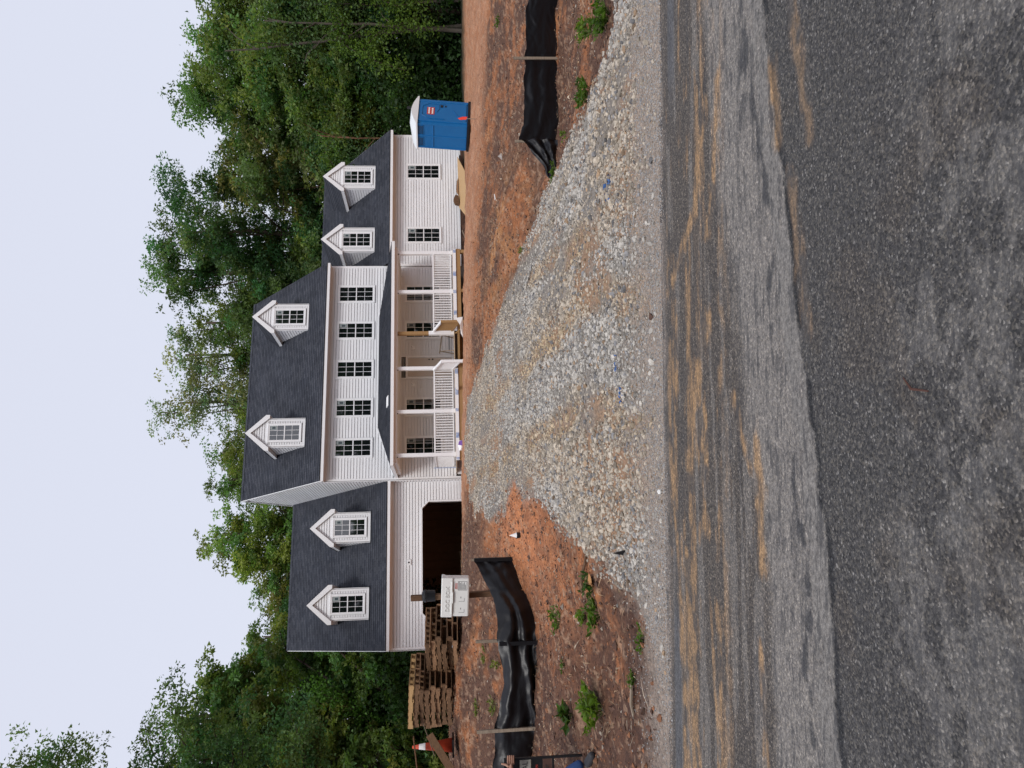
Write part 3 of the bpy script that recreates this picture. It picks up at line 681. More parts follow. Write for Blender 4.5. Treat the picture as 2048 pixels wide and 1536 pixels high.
for i in range(9): sub(MB().box(GX0+.1, 5.6, 33.4+i*.61, 33.44+i*.61, 3.08, 3.3), 'joist', M_dark, inn)
hpart(MB().box(GX0, GX1, GY+.02, 43.4, .55, .70), 'garage_floor', mat('concrete_slab', (.22, .21, .20), .85, .2))
lf = hpart(MB().box(GX0, GX0+.12, GY, 43.6, .6, 4.25), 'side_wall', M_sheath)
# square light block over the garage door
lb_ = hpart(MB().box(2.22, 2.45, GY-.065, GY-.018, 3.36, 3.53), 'light_block', M_trim)
sub(MB().box(2.30, 2.36, GY-.08, GY-.065, 3.42, 3.48), 'wire_cap', M_blackmatt, lb_)

# ---- right wing
rf = MB().box(RX0, RX1-.02, YF+.02, YF+.2, 1.0, 4.25); rfront = hpart(rf, 'wing_wall', M_sheath)
siding(rfront, (RX0, YF, 0), (1,0,0), (0,-1,0), 1.03, 4.12, lambda a, b: [(0, 0, RX1-RX0-.08, RX1-RX0-.08)])
sub(MB().box(RX1-.09, RX1+.02, YF-.042, YF, 1.0, 4.2), 'corner_trim', M_trim, rfront)
sub(MB().box(X1+.02, X1+.12, YF-.042, YF, 1.2, 3.95), 'corner_trim', M_trim, rfront)
ew = MB().prism([(RX1-.15, YF, .9), (RX1-.15, YB, .9), (RX1-.15, YB, 4.2), (RX1-.15, RR[0], 8.0), (RX1-.15, YF, 4.2)], (1,0,0), .15)
hpart(ew, 'gable_wall', M_sheath)
sub(MB().box(RX0, RX1+.01, YF-.03, YF, .985, 1.03), 'sill_trim', M_trim, rfront)
fo = MB()
random.seed(3)
fnd = hpart(MB().box(X0, RX1-.05, YF+.03, YF+.2, .2, 1.05), 'foundation_wall', mat('mortar', (.20, .17, .15), .9, .1))
bm = MB().box(0, .20, -.012, 0, 0, .057).mesh('brick', M_brick)
for r_ in range(6):
    for k in range(33):
        o = bpy.data.objects.new('brick', bm); COL.objects.link(o); o.parent = fnd
        o.location = Vector((X1+.05+k*.213+(.1 if r_ % 2 else 0), YF+.03, .56+r_*.068)) - H0

# ---- windows
def ring(mb, x0, x1, z0, z1, wd, ya, yb):
    mb.box(x0, x0+wd, ya, yb, z0, z1).box(x1-wd, x1, ya, yb, z0, z1).box(x0+wd, x1-wd, ya, yb, z1-wd, z1).box(x0+wd, x1-wd, ya, yb, z0, z0+wd)
class Win:
    """double-hung, six over six; local origin at the bottom centre of the glass, front to -Y"""
    def __init__(s, gw_, gh):
        s.gw, s.gh = gw_, gh; f = MB(); ring(f, -gw_/2-.085, gw_/2+.085, -.085, gh+.085, .045, -.074, 0); ring(f, -gw_/2-.045, gw_/2+.045, -.045, gh+.045, .047, -.062, 0)
        s.frame = f.mesh('window', M_trim)
        sa = MB(); hm = gh/2
        sa.box(-gw_/2, gw_/2, -.060, -.032, hm-.022, hm+.022)
        ring(sa, -gw_/2, gw_/2, 0, gh, .014, -.060, -.032); s.sash = sa.mesh('sash_rail', M_trim)
        mu = MB(); m_ = .0075
        for k in (1, 2): mu.box(-gw_/2+gw_*k/3-m_, -gw_/2+gw_*k/3+m_, -.051, -.0430, .014, gh-.014)
        for z in (gh*.25, gh*.75): mu.box(-gw_/2+.014, gw_/2-.014, -.052, -.0433, z-m_, z+m_)
        s.mu = mu.mesh('muntin_grid', M_trim)
        s.pane = MB().box(0, gw_/3-.001, -.0430, -.0405, 0, gh/4-.001).mesh('pane', M_glass)
        s.back = MB().box(-gw_/2, gw_/2, -.0400, -.001, 0, gh).mesh('window_reveal', M_blackmatt)
        lw, lh = gw_/3*.78, gh/4*.80
        s.lab = MB().box(0, lw, -.0450, -.0432, 0, lh).mesh('sticker', M_label); s.lab2 = MB().box(lw*.2, lw*.75, -.0460, -.0451, lh*.18, lh*.72).mesh('sticker_print', M_label2)
    def place(s, parent, loc, sticker=True, flat=False):
        def mk(me, par, l=(0,0,0)):
            o = bpy.data.objects.new(me.name.split('.')[0], me); COL.objects.link(o); o.parent = par; o.location = l; return o
        if flat: fr = mk(s.frame, parent, loc); fr.name = 'window_frame'; par, base = parent, Vector(loc)
        else: fr = mk(s.frame, parent, loc); par, base = fr, Vector((0,0,0))
        mk(s.sash, par, base); mk(s.mu, par, base); mk(s.back, par, base)
        for i in range(3):
            for j in range(4): mk(s.pane, par, base+Vector((-s.gw/2+s.gw*i/3, 0, s.gh*j/4)))
        if sticker:
            p = base+Vector((s.gw/2-s.gw/3*.86, 0, s.gh-s.gh/4*.92)); mk(s.lab, par, p); mk(s.lab2, par, p)
        return fr
W1, W2 = Win(.70, 1.50), Win(.67, 1.28)
H0n = -H0
for x, st in ((14.365, False), (12.58, True), (10.74, False), (8.965, True), (7.18, True)): W1.place(house, Vector((x, YF, 5.055))-H0, st)
for x, st in ((14.365, False), (12.575, True), (8.955, True), (7.205, True)): W1.place(house, Vector((x, YF, 2.03))-H0, st)
for x in (20.815, 17.375): W1.place(house, Vector((x, YF, 1.98))-H0, True)

# ---- dormer: one pattern, six times
def make_dormer():
    """origin bottom centre of its face, front to -Y, runs 3.1 m back into the roof"""
    hw, wt, ap = .61, 1.62, 2.53; ov = .19; dp = 3.1; k = (ap-1.66)/(hw+ov)
    hv = hw-.02; base = MB().prism([(-hv, .02, -.03), (hv, .02, -.03), (hv, .02, wt), (0, .02, ap-.12), (-hv, .02, wt)], (0,1,0), dp)
    d = base.build('dormer', M_sheath)
    W2.place(d, (0, 0, .22), True, flat=True)
    j = MB()
    siding(d, (0, 0, 0), (1,0,0), (0,-1,0), .10, 1.55, lambda a, b: [(-hw+.09, -hw+.09, -.43, -.43), (.43, .43, hw-.09, hw-.09)], join=j, expo=.108)
    siding(d, (0, 0, 0), (1,0,0), (0,-1,0), 1.62, ap-.26, lambda a, b: [(-(ap-.2-a)/k, -(ap-.2-b)/k, (ap-.2-a)/k, (ap-.2-b)/k)], join=j, expo=.108)
    siding(d, (-hw, 0, 0), (0,1,0), (-1,0,0), -.02, 1.56, lambda a, b: [(.05, .05, dp, dp)], join=j, expo=.128)
    siding(d, (hw, 0, 0), (0,1,0), (1,0,0), -.02, 1.56, lambda a, b: [(.05, .05, dp, dp)], join=j, expo=.128)
    o = j.build('dormer_siding', M_white, d); o['kind'] = 'stuff'
    t = MB(); t.box(-hw-.020, -hw+.085, -.042, .0, -.02, wt).box(hw-.085, hw+.020, -.042, .0, -.02, wt).box(-hw-.042, -hw, -.042, .07, -.02, wt).box(hw, hw+.042, -.042, .07, -.02, wt)
    t.box(-hw+.085, hw-.085, -.044, 0, -.02, .085).box(-hw+.085, hw-.085, -.040, 0, 1.555, 1.625)
    t.build('dormer_trim', M_trim, d)
    # gable roof of the dormer: shingles, rake boards, boxed eaves
    r_ = MB(); f0 = -.10
    for s_ in (-1, 1):
        e0 = Vector((s_*(hw+ov), 0, 1.66)); a0 = Vector((0, 0, ap)); L = (a0-e0).length; dd = (a0-e0)/L; n = 8
        nn = Vector((s_*dd.z, 0, abs(dd.x)))
        for q in range(n):
            p0 = e0+dd*L*q/n; p1 = e0+dd*(L*(q+1)/n+(.01 if q < n-1 else 0)); u0, u1 = p0+nn*.03, p1+nn*.014
            vs = [(u0.x, f0, u0.z), (u0.x, dp, u0.z), (u1.x, dp, u1.z), (u1.x, f0, u1.z), (p0.x, f0, p0.z), (p0.x, dp, p0.z), (p1.x, f0, p1.z)]
            r_.add(vs, [(0,1,2,3), (4,5,1,0), (0,3,6,4)])
    r_.build('dormer_roof', M_roof, d)
    rk = MB(); wd = .17
    for s_ in (-1, 1):
        ox = s_*(hw+ov); rk.prism([(ox, f0-.02, 1.66), (0, f0-.02, ap), (0, f0-.02, ap-wd*1.38), (s_*(hw+ov-.14), f0-.02, 1.50), (ox, f0-.02, 1.50)], (0,1,0), .022)
        rk.box(min(ox, ox-s_*.016), max(ox, ox-s_*.016), f0+.002, dp, 1.50, 1.655)
    rk.build('rake_board', M_trim, d)
    sf = MB()
    for s_ in (-1, 1):
        a_, b_ = sorted((s_*hw, s_*(hw+ov-.016))); sf.box(a_, b_, f0+.002, dp, 1.50, 1.515)
    sf.add([(-(hw+ov)+.02, f0, 1.51), (-.0, f0, ap-.24), ((hw+ov)-.02, f0, 1.51), (-(hw+ov)+.02, 0, 1.53), (0, 0, ap-.21), ((hw+ov)-.02, 0, 1.53)], [(0,3,4,1), (1,4,5,2)])
    sf.build('soffit', M_soffit, d)
    fl = MB().box(-hw-.03, hw+.03, -.10, -.026, -.055, -.035).box(-hw-.10, -hw-.03, -.10, -.03, -.05, -.03).box(hw+.03, hw+.10, -.10, -.03, -.05, -.03); fl.build('flashing', M_blackmatt, d)
    return d
D0 = make_dormer()
for i, (x, y, z) in enumerate(((13.53, 32.62, 8.03), (8.055, 32.55, 7.985), (3.92, 33.0, 5.14), (.765, 33.0, 5.155), (20.87, 32.58, 5.09), (17.44, 32.56, 5.07))):
    d = D0 if i == 0 else copy_tree(D0)
    d.parent = house; d.location = Vector((x, y, z))-H0

# ---- porch
M_deck = mat('bounce_decking', (.62, .50, .36), .7, .2, noise=(4, .5, (.48, .37, .25), (1, 1, 1)))  # deck top is unseen; pale warm tone added to bounce light into the porch
PY, PT = 29.5, 1.38
deck = hpart(MB().box(6.0, 15.28, 29.36, YF-.03, 1.35, 1.38), 'porch_deck', M_weath)
for i in range(66):
    x = 6.0+i*.1405; sub(MB().box(x+.004, x+.136, 29.33, YF-.03, 1.381, 1.405), 'deck_board', M_deck, deck)
hpart(MB().box(6.0, 9.85, 29.325, 29.35, 1.26, 1.395).box(11.5, 15.28, 29.325, 29.35, 1.26, 1.395), 'deck_trim', M_trim)
for i, (x, wdt) in enumerate(((6.02, .10), (6.9, .22), (8.0, .12), (8.7, .30), (9.6, .2), (12.2, .2), (13.2, .14), (14.0, .2), (15.1, .14))):
    hpart(MB().box(x, x+wdt, 29.316, 29.324, 1.27, 1.392), 'protective_film', M_tape)
hpart(MB().box(6.0, 15.30, 29.36, 29.40, 1.07, 1.255), 'rim_joist', M_wood)
for x in (6.2, 8.1, 10.0, 11.6, 13.35, 15.2): hpart(MB().box(x-.07, x+.07, 29.38, 29.52, .5, 1.08), 'deck_pier', M_wood)
hpart(MB().box(15.24, 15.28, 29.40, YF, 1.07, 1.255), 'rim_joist', M_wood)
# posts: 5 clad in white, one bare
PX = (6.27, 8.06, 9.90, 11.45, 13.33, 15.16)
for i, x in enumerate(PX):
    bare = i == 3
    o = hpart(MB().box(x-.07, x+.07, PY-.07, PY+.07, PT+.02, 3.74), 'porch_post', M_wood if bare else M_trim)
    if bare:
        o['label'] = 'bare lumber post beside the porch steps'
        sub(MB().box(x-.078, x+.078, PY-.078, PY+.078, PT+.02, 2.45), 'post_sleeve', M_trim, o)
    else:
        sub(MB().box(x-.085, x+.085, PY-.085, PY+.085, PT+.02, PT+.14), 'post_base', M_trim, o)
    sub(MB().box(x-.10, x-.06, PY-.09, PY-.06, 3.70, 3.74), 'bracket', M_blackmatt, o)
beam = hpart(MB().box(5.95, 15.40, PY-.09, PY+.09, 3.74, 3.90).box(15.24, 15.40, PY+.09, YF, 3.74, 3.90).box(5.95, 6.11, PY+.09, YF, 3.74, 3.90), 'porch_beam', M_trim)
hpart(MB().box(6.11, 15.24, PY+.09, YF-.03, 3.80, 3.83), 'porch_ceiling', M_soffit)
# hipped porch roof
PEx0, PEx1, PEy, PEz, PTz = 5.84, 15.56, 29.2, 3.99, 4.76
pr = slope(MB(), PEx0, PEx1, (PEy, PEz), (31.98, PTz), 8.1, 13.15)
n = 16
for (xe, xt) in ((PEx0, 8.1), (PEx1, 13.15)):
    for k in range(n):
        f0, f1 = k/n, (k+1)/n; xa, xb = xe+(xt-xe)*f0, xe+(xt-xe)*f1; za, zb = PEz+(PTz-PEz)*f0+.016, PEz+(PTz-PEz)*f1+.004
        ya, yb = PEy+(31.98-PEy)*f0, PEy+(31.98-PEy)*f1
        pr.add([(xa, ya, za), (xa, 31.98, za), (xb, 31.98, zb), (xb, yb, zb), (xa, ya, za-.016), (xa, 31.98, za-.016)], [(0,1,2,3), (4,5,1,0)])
proof = hpart(pr, 'porch_roof', M_roof)
hpart(MB().box(PEx0-.0, PEx1, PEy-.022, PEy, PEz-.13, PEz-.004).box(PEx0-.022, PEx0, PEy-.022, 31.98, PEz-.13, PEz-.004).box(PEx1, PEx1+.022, PEy-.022, 31.98, PEz-.13, PEz-.004), 'porch_fascia', M_trim)
hpart(MB().box(PEx0, PEx1, PEy, 29.41, PEz-.10, PEz-.085).box(PEx0, 5.95, 29.41, 31.97, PEz-.10, PEz-.085).box(15.40, PEx1, 29.41, 31.97, PEz-.10, PEz-.085), 'porch_soffit', M_soffit)
hpart(MB().prism([(8.1, 31.975, PTz), (13.15, 31.975, PTz), (PEx1, 31.975, PEz), (PEx1+.0, 31.975, PEz+.055), (13.2, 31.975, PTz+.055), (8.05, 31.975, PTz+.055), (PEx0, 31.975, PEz+.055), (PEx0, 31.975, PEz)], (0,-1,0), .03), 'wall_flashing', M_trim)
# railings
bal = MB().box(-.016, .016, -.016, .016, 0, .70).mesh('baluster', M_trim)
def railing(xa, xb, y, along=None):
    if along is None: rl = MB().box(xa, xb, y-.03, y+.03, 2.21, 2.27).box(xa, xb, y-.025, y+.025, 1.47, 1.51)
    else: rl = MB().box(xa-.03, xa+.03, y, along, 2.21, 2.27).box(xa-.025, xa+.025, y, along, 1.47, 1.51)
    o = hpart(rl, 'porch_railing', M_trim)
    L = (xb-xa) if along is None else (along-y); n = int(round(L/.112))
    for k in range(n):
        s_ = (k+.5)*L/n; b = bpy.data.objects.new('baluster', bal); COL.objects.link(b); b.parent = o
        b.location = (Vector((xa+s_, y, 1.51)) if along is None else Vector((xa, y+s_, 1.51))) - H0
for xa, xb in ((6.34, 7.99), (8.13, 9.83), (11.53, 13.26), (13.40, 15.09)): railing(xa, xb, PY)
railing(6.27, 0, PY+.07, YF-.03); railing(15.16, 0, PY+.07, YF-.03)
hpart(MB().box(6.20, 6.23, YF-.045, YF-.02, 1.25, 2.35).box(6.33, 6.345, PY-.01, PY+.01, 1.42, 2.2), 'protective_film', M_tape)
# stairs and their two rails
st = hpart(MB().box(10.02, 11.38, 28.98, 29.33, 1.17, 1.21).box(10.02, 11.38, 28.66, 28.98, .99, 1.03).box(10.02, 11.38, 29.30, 29.33, 1.05, 1.17), 'porch_stair', M_wood)
sub(MB().prism([(10.0, 29.33, 1.35), (10.0, 29.33, .7), (10.0, 28.5, .7), (10.0, 28.5, .95)], (1,0,0), .04), 'stringer', M_wood, st)
sub(MB().prism([(11.36, 29.33, 1.35), (11.36, 29.33, .7), (11.36, 28.5, .7), (11.36, 28.5, .95)], (1,0,0), .04), 'stringer', M_wood, st)
def stair_rail(x, m_, m2):
    o = hpart(MB().box(x-.055, x+.055, 28.35, 28.46, .85, 1.93), 'stair_newel', m_)
    sub(MB().bar((x, 29.45, 2.26), (x, 28.36, 1.90), .11, .055), 'stair_handrail', M_trim, o)
    sub(MB().bar((x, 29.45, 1.50), (x, 28.42, 1.16), .05, .05), 'stair_bottom_rail', m2, o)
    for k in range(8):
        y = 28.52+k*.115; zb = 1.18+(y-28.42)*.33; hb = 1.90+(y-28.4)*.33
        sub(MB().box(x-.018, x+.018, y-.018, y+.018, zb, hb), 'baluster', m2, o)
    return o
stair_rail(9.82, M_trim, M_trim); stair_rail(11.52, M_wood, M_wood)
# front door with a lite above, two round light bases, handle
dr = hpart(MB().box(10.37, 11.21, YF-.060, YF-.02, 1.44, 3.46), 'front_door', M_door)
for x in (10.46, 10.83):
    for z0_, z1_ in ((1.58, 2.28), (2.42, 3.32)):
        m_ = MB(); ring(m_, x, x+.29, z0_, z1_, .02, YF-.068, YF-.060); sub(m_, 'door_panel', M_door, dr)
sub(MB().lathe([(.035, 0), (.035, .02), (.02, .03)], 12).box(-.01, .01, -.01, .01, 0, .05), 'door_handle', M_blackmatt, dr, loc=None).matrix_local = Matrix.Translation(Vector((11.14, YF-.066, 2.36))-H0) @ Matrix.Rotation(R(90), 4, 'X') @ Matrix.Translation(H0)
sub(MB().lathe([(.03, 0), (.03, .02)], 12), 'deadbolt', M_blackmatt, dr).matrix_local = Matrix.Translation(Vector((11.14, YF-.066, 2.52))-H0) @ Matrix.Rotation(R(90), 4, 'X') @ Matrix.Translation(H0)
df = MB(); ring(df, 10.25, 11.33, 1.41, 3.56, .09, YF-.075, YF); sub(df, 'door_frame', M_trim, dr)
tw = MB(); ring(tw, 10.25, 11.33, 3.50, 3.80, .045, YF-.07, YF); tw.box(10.77, 10.81, YF-.07, YF, 3.545, 3.755); t_ = hpart(tw, 'transom_window', M_trim)
sub(MB().box(10.295, 10.77, YF-.050, YF-.01, 3.545, 3.755), 'pane', M_glass, t_); sub(MB().box(10.81, 11.285, YF-.050, YF-.01, 3.545, 3.755), 'pane', M_glass, t_)
for x in (9.98, 11.72):
    o = MB().lathe([(.10, 0), (.10, .015), (.03, .02), (.03, .05)], 20).build('light_base', M_trim, house); o.location = Vector((x, YF-.036, 3.25))-H0; o.rotation_euler = (R(90), 0, 0)
    b = MB().tube([(0, 0, .02), (0, .03, .07), (.02, .06, .10)], .008, 6).build('wire_end', M_blackmatt, o)
# white panel lying on the porch roof (vent hood)
tag(MB().box(-.22, .22, -.16, .16, 0, .03).build('white_panel', M_paper, loc=(8.55, 29.62, 4.13)), 'small white rectangular sheet lying on the porch roof shingles', 'panel').rotation_euler = (R(15.5), 0, R(4))

# ================================================================== SITE OBJECTS
def ground_z(a, b): return float((zt(a, b) + relief(np.array([a], float), np.array([b], float)))[0])
def at(a, b, dz=0): return W(a, b, ground_z(a, b)+dz)

# ---- portable toilet
pt = empty('portable_toilet', W(9.27, 27.0, .72), rot=(R(0), R(0), 0), label='blue plastic portable toilet with white roof leaning beside the right end of the house', cat='portable toilet')
pt.rotation_euler = (Matrix.Rotation(-YAW, 3, 'Z') @ Matrix.Rotation(R(3.8), 3, 'Y') @ Matrix.Rotation(R(-63), 3, 'Z')).to_euler()
hw = .585
pt_b = MB().box(-hw, hw, -hw, hw, 0.08, 1.86); body = pt_b.build('cabin', M_blue, pt, bevel=.03)
MB().box(-hw-.02, hw+.02, -hw-.02, hw+.02, 0, .09).build('base', M_black, pt)
# door on the face that looks right-forward (+X local), vents and panels on the face that looks left-forward (-Y local)
dm = MB().box(hw, hw+.022, -.44, .44, .14, 1.80); door = dm.build('door', M_blue, pt, bevel=.012)
e = MB(); pts = [(hw+.03, -.36, .9), (hw+.03, -.36, 1.45), (hw+.03, -.22, 1.68), (hw+.03, .22, 1.68), (hw+.03, .36, 1.45), (hw+.03, .36, .9)]
e.tube(pts, .012, 5); e.tube([(hw+.03, -.3, .35), (hw+.03, .1, .62)], .009, 5); e.tube([(hw+.03, -.05, 1.18), (hw+.03, .12, 1.10), (hw+.03, .30, 1.12)], .009, 5)
e.build('door_rib', M_blue, door)
sg = MB().box(hw+.022, hw+.030, -.17, .17, 1.26, 1.52).build('sign', M_red, door)
mbx = MB(); random.seed(5)
for zz in (1.41, 1.29):
    y = -.14
    while y < .12:
        wd = random.choice((.028, .036, .044)); mbx.box(hw+.030, hw+.033, y, y+wd, zz+.012, zz+.065)
        y += wd+.010
mbx.build('lettering', M_paper, sg)['kind'] = 'stuff'
MB().box(hw+.022, hw+.045, .20, .30, .98, 1.06).box(hw+.022, hw+.04, .22, .29, .86, .90).build('latch', M_blackmatt, door)
for y in (-.46, .46): MB().box(hw-.01, hw+.035, y-.03, y+.03, .1, 1.84).build('corner_rib', M_blue, pt, bevel=.01)
for x in (-.54, 0, .54): MB().box(x-.03, x+.03, -hw-.022, -hw+.01, .1, 1.84).build('side_rib', M_blue, pt, bevel=.01)
MB().box(-.5, .5, -hw-.02, -hw, 1.26, 1.30).build('side_rib', M_blue, pt, bevel=.01)
for i, x in enumerate((-.49, .06)):
    vf = MB(); ring(vf, x, x+.43, 1.62, 1.82, .018, -hw-.02, -hw); v = vf.build('vent', M_blue, pt)
    MB().box(x+.018, x+.412, -hw-.006, -hw+.001, 1.638, 1.802).build('vent_opening', M_black, v)
    for k in range(3): MB().box(x+.018, x+.412, -hw-.014, -hw-.007, 1.665+k*.045, 1.683+k*.045).build('louver', M_blue, v)
rf_ = MB(); N_ = 8; vs = []; fs = []
for i in range(N_+1):
    for j in range(N_+1):
        x, y = (i/N_*2-1), (j/N_*2-1); h = .30*(1-max(abs(y), 0)**1.6)*(.75+.25*(1-abs(x))) + .02
        vs.append((x*.64, y*.64, 1.85+h*.9))
n1 = N_+1
for i in range(N_):
    for j in range(N_): a_ = i*n1+j; fs.append((a_, a_+n1, a_+n1+1, a_+1))
rf_.add(vs, fs); rim = [i*n1 for i in range(n1)] + [N_*n1+j for j in range(1, n1)] + [i*n1+N_ for i in range(N_-1, -1, -1)] + [j for j in range(N_-1, 0, -1)]
m0 = len(rf_.v); rf_.v += [(vs[i][0], vs[i][1], 1.82) for i in rim]
L_ = len(rim)
rf_.f += [(rim[i], rim[(i+1) % L_], m0+(i+1) % L_, m0+i) for i in range(L_)]; rf_.f.append(tuple(range(m0, m0+L_)))
rf_.build('roof', M_roofw, pt)
MB().tube([(.35, .35, 1.9), (.35, .35, 2.25)], .05, 12).build('vent_pipe', M_blackmatt, pt)

# ---- document box on its post, black cap above
bx0 = W(-3.86, 13.86, ground_z(-3.86, 13.86)-.05)
po = empty('sign_post', bx0, -YAW, label='rough brown wooden post standing behind the left silt fence, carrying a white box', cat='post')
PH = 2.33-bx0.z
MB().box(-.048, .048, -.048, .048, 0, PH).build('post', M_post, po).rotation_euler = (0, R(-1.2), 0)
cp = tag(MB().lathe([(.03, .0), (.10, .0), (.105, .16), (.115, .17), (.112, .20), (.085, .235), (.04, .25)], 24).build('black_cap', M_black, loc=W(-3.865, 13.86, 1.88), smooth=False), 'round black plastic cap fitted over the top of the brown post', 'cap')
MB().tube([(-.11, 0, .17), (-.05, -.11, .19), (.05, -.11, .19), (.11, 0, .17)], .006, 5).build('rim_band', M_blackmatt, cp)
bxr = empty('document_box', W(-3.82, 13.70, 1.51), -YAW, label='white plastic permit document box fixed to the brown post', cat='document box'); bxr.rotation_euler = (Matrix.Rotation(-YAW, 3, 'Z') @ Matrix.Rotation(R(2.5), 3, 'Y')).to_euler()
bw_, bh_ = .345, .245
MB().box(-bw_, bw_, -.17, .08, -bh_, bh_).build('case', M_boxw, bxr, bevel=.03)
MB().prism([(-bw_-.008, -.19, bh_+.012), (-bw_-.008, .09, bh_+.012), (-bw_-.008, .09, bh_-.03), (-bw_-.008, -.165, .055), (-bw_-.008, -.195, .055)], (1,0,0), 2*bw_+.016).build('lid', M_boxw, bxr, bevel=.012)
MB().box(-bw_+.05, bw_-.06, -.205, -.19, .058, .082).box(-.10, .10, -.21, -.19, .045, .06).build('lid_lip', M_boxw, bxr, bevel=.004)
text('DOC BOX', .098, bxr, (-.03, -.1955, .145), (R(90), 0, 0), mat('raised_letters', (.62, .62, .60), .4, .4), extrude=.006)
nf = MB(); ring(nf, .13, .29, -.20, -.04, .005, -.174, -.171); nt_ = nf.build('notice', M_ink, bxr)
ln = MB()
for k in range(6): ln.box(.142, .142+(.136, .12, .136, .11, .13, .09)[k], -.1735, -.171, -.065-k*.022, -.058-k*.022)
ln.build('print_lines', M_ink, nt_)['kind'] = 'stuff'
rl_ = MB()
for k in range(2):
    for q in range(5): rl_.box(.15+q*.022, .166+q*.022, -.1735, -.171, -.028+k*.024, -.012+k*.024)
rl_.build('red_heading', M_red, nt_)['kind'] = 'stuff'
ml = MB()
for x, z in ((-.27, -.19), (-.07, -.19)): ml.box(x, x+.004, -.1735, -.171, z+.03, z+.13).box(x, x+.06, -.1735, -.171, z+.03, z+.034).box(x+.055, x+.085, -.1735, -.171, z+.09, z+.10)
ml.build('form_lines', M_ink, bxr)['kind'] = 'stuff'

# ---- pallets
def pallet_proto(m_, name='pallet'):
    p = bpy.data.objects.new(name, None); COL.objects.link(p)
    L2, D2 = .61, .51
    bd = MB().box(-.048, .048, -D2, D2, 0, .016).mesh('deck_board', m_); st_ = MB()
    st_.box(-L2, -.38, -.019, .019, 0, .088).box(-.38, -.15, -.019, .019, .020, .088).box(-.15, .15, -.019, .019, 0, .088).box(.15, .38, -.019, .019, .020, .088).box(.38, L2, -.019, .019, 0, .088)
    sm = st_.mesh('stringer', m_)
    def mk(me, l):
        o = bpy.data.objects.new(me.name.split('.')[0], me); COL.objects.link(o); o.parent = p; o.location = l; return o
    for y in (-D2+.02, 0, D2-.02): mk(sm, (0, y, .016))
    for k in range(7): mk(bd, (-L2+.05+k*(2*L2-.1)/6, 0, .104)).rotation_euler = (0, 0, random.uniform(-.01, .01))
    for k in range(4): mk(bd, (-L2+.05+k*(2*L2-.1)/3, 0, 0))
    return p
random.seed(21)
PR = pallet_proto(M_pallet); PN = pallet_proto(M_pallet2)
first = {id(PR): True, id(PN): True}
ordn = ('lowest', 'second from the ground', 'third from the ground', 'fourth from the ground', 'fifth from the ground', 'sixth from the ground', 'topmost')
def stack(a, b, n, rz, who, protos, zb=None, tiltl=0, pitch_=.121):
    z = ground_z(a, b)-.02 if zb is None else zb
    for i in range(n):
        P_ = protos[i] if i < len(protos) else PR
        o = P_ if first[id(P_)] else copy_tree(P_)
        first[id(P_)] = False
        o.location = W(a+random.uniform(-.05, .05), b+random.uniform(-.05, .05), z+i*pitch_); o.rotation_euler = (R(random.uniform(-1, 1)), R(tiltl), rz-YAW+R(random.uniform(-4, 4)))
        nm = 'topmost' if i == n-1 else ordn[i]
        col_ = 'pale fresh wooden pallet' if P_ is PN else 'weathered brown wooden pallet'
        tag(o, '%s, %s in the %s' % (col_, nm, who), 'pallet', 'pallets stacked at the left of the yard')
stack(-5.88, 17.3, 6, R(-31), 'stack nearer the garage opening', [], tiltl=-1.5)
stack(-7.02, 17.35, 6, R(-27), 'stack beside the traffic cone', [])
stack(-6.98, 17.25, 2, R(-22), 'leaning pair on top of the cone side stack', [PR, PN], zb=ground_z(-7.02, 17.35)-.02+6*.121, tiltl=3)

# ---- traffic cone behind the pallets
cn = empty('traffic_cone', W(-7.84, 16.4, 1.60), -YAW, label='tall orange traffic cone with white band beside the stacked pallets', cat='traffic cone')
cn.rotation_euler = (0, R(0), -YAW)
MB().box(-.19, .19, -.19, .19, 0, .04).build('base', M_black, cn)
def cr(z): return .15-(.15-.03)*(z-.04)/.86
MB().lathe([(cr(.04), .04), (cr(.9), .90), (.02, .905)], 24).build('cone', M_orange, cn, smooth=True)
MB().lathe([(cr(.62)+.003, .62), (cr(.76)+.003, .76)], 24).build('reflective_band', M_paper, cn)
bd_ = tag(MB().bar((0, 0, .42), (.7, -.05, .64), .05, .012).build('lumber_strip', M_weath, loc=W(-7.95, 16.2, 1.60), rz=-YAW), 'grey weathered strip of lumber propped against the orange traffic cone', 'board')

tag(MB().bar((0, 0, .78), (.75, .1, .86), .14, .02).build('lumber_board', M_pallet, loc=W(-8.25, 16.05, 1.60), rz=-YAW), 'brown board lying across in front of the orange traffic cone near its top', 'board')
tag(MB().bar((0, 0, .02), (.8, .1, .52), .03, .16).build('lumber_board', M_pallet, loc=W(-8.25, 16.0, 1.60), rz=-YAW), 'dark wide board leaning across the lower half of the orange traffic cone', 'board')
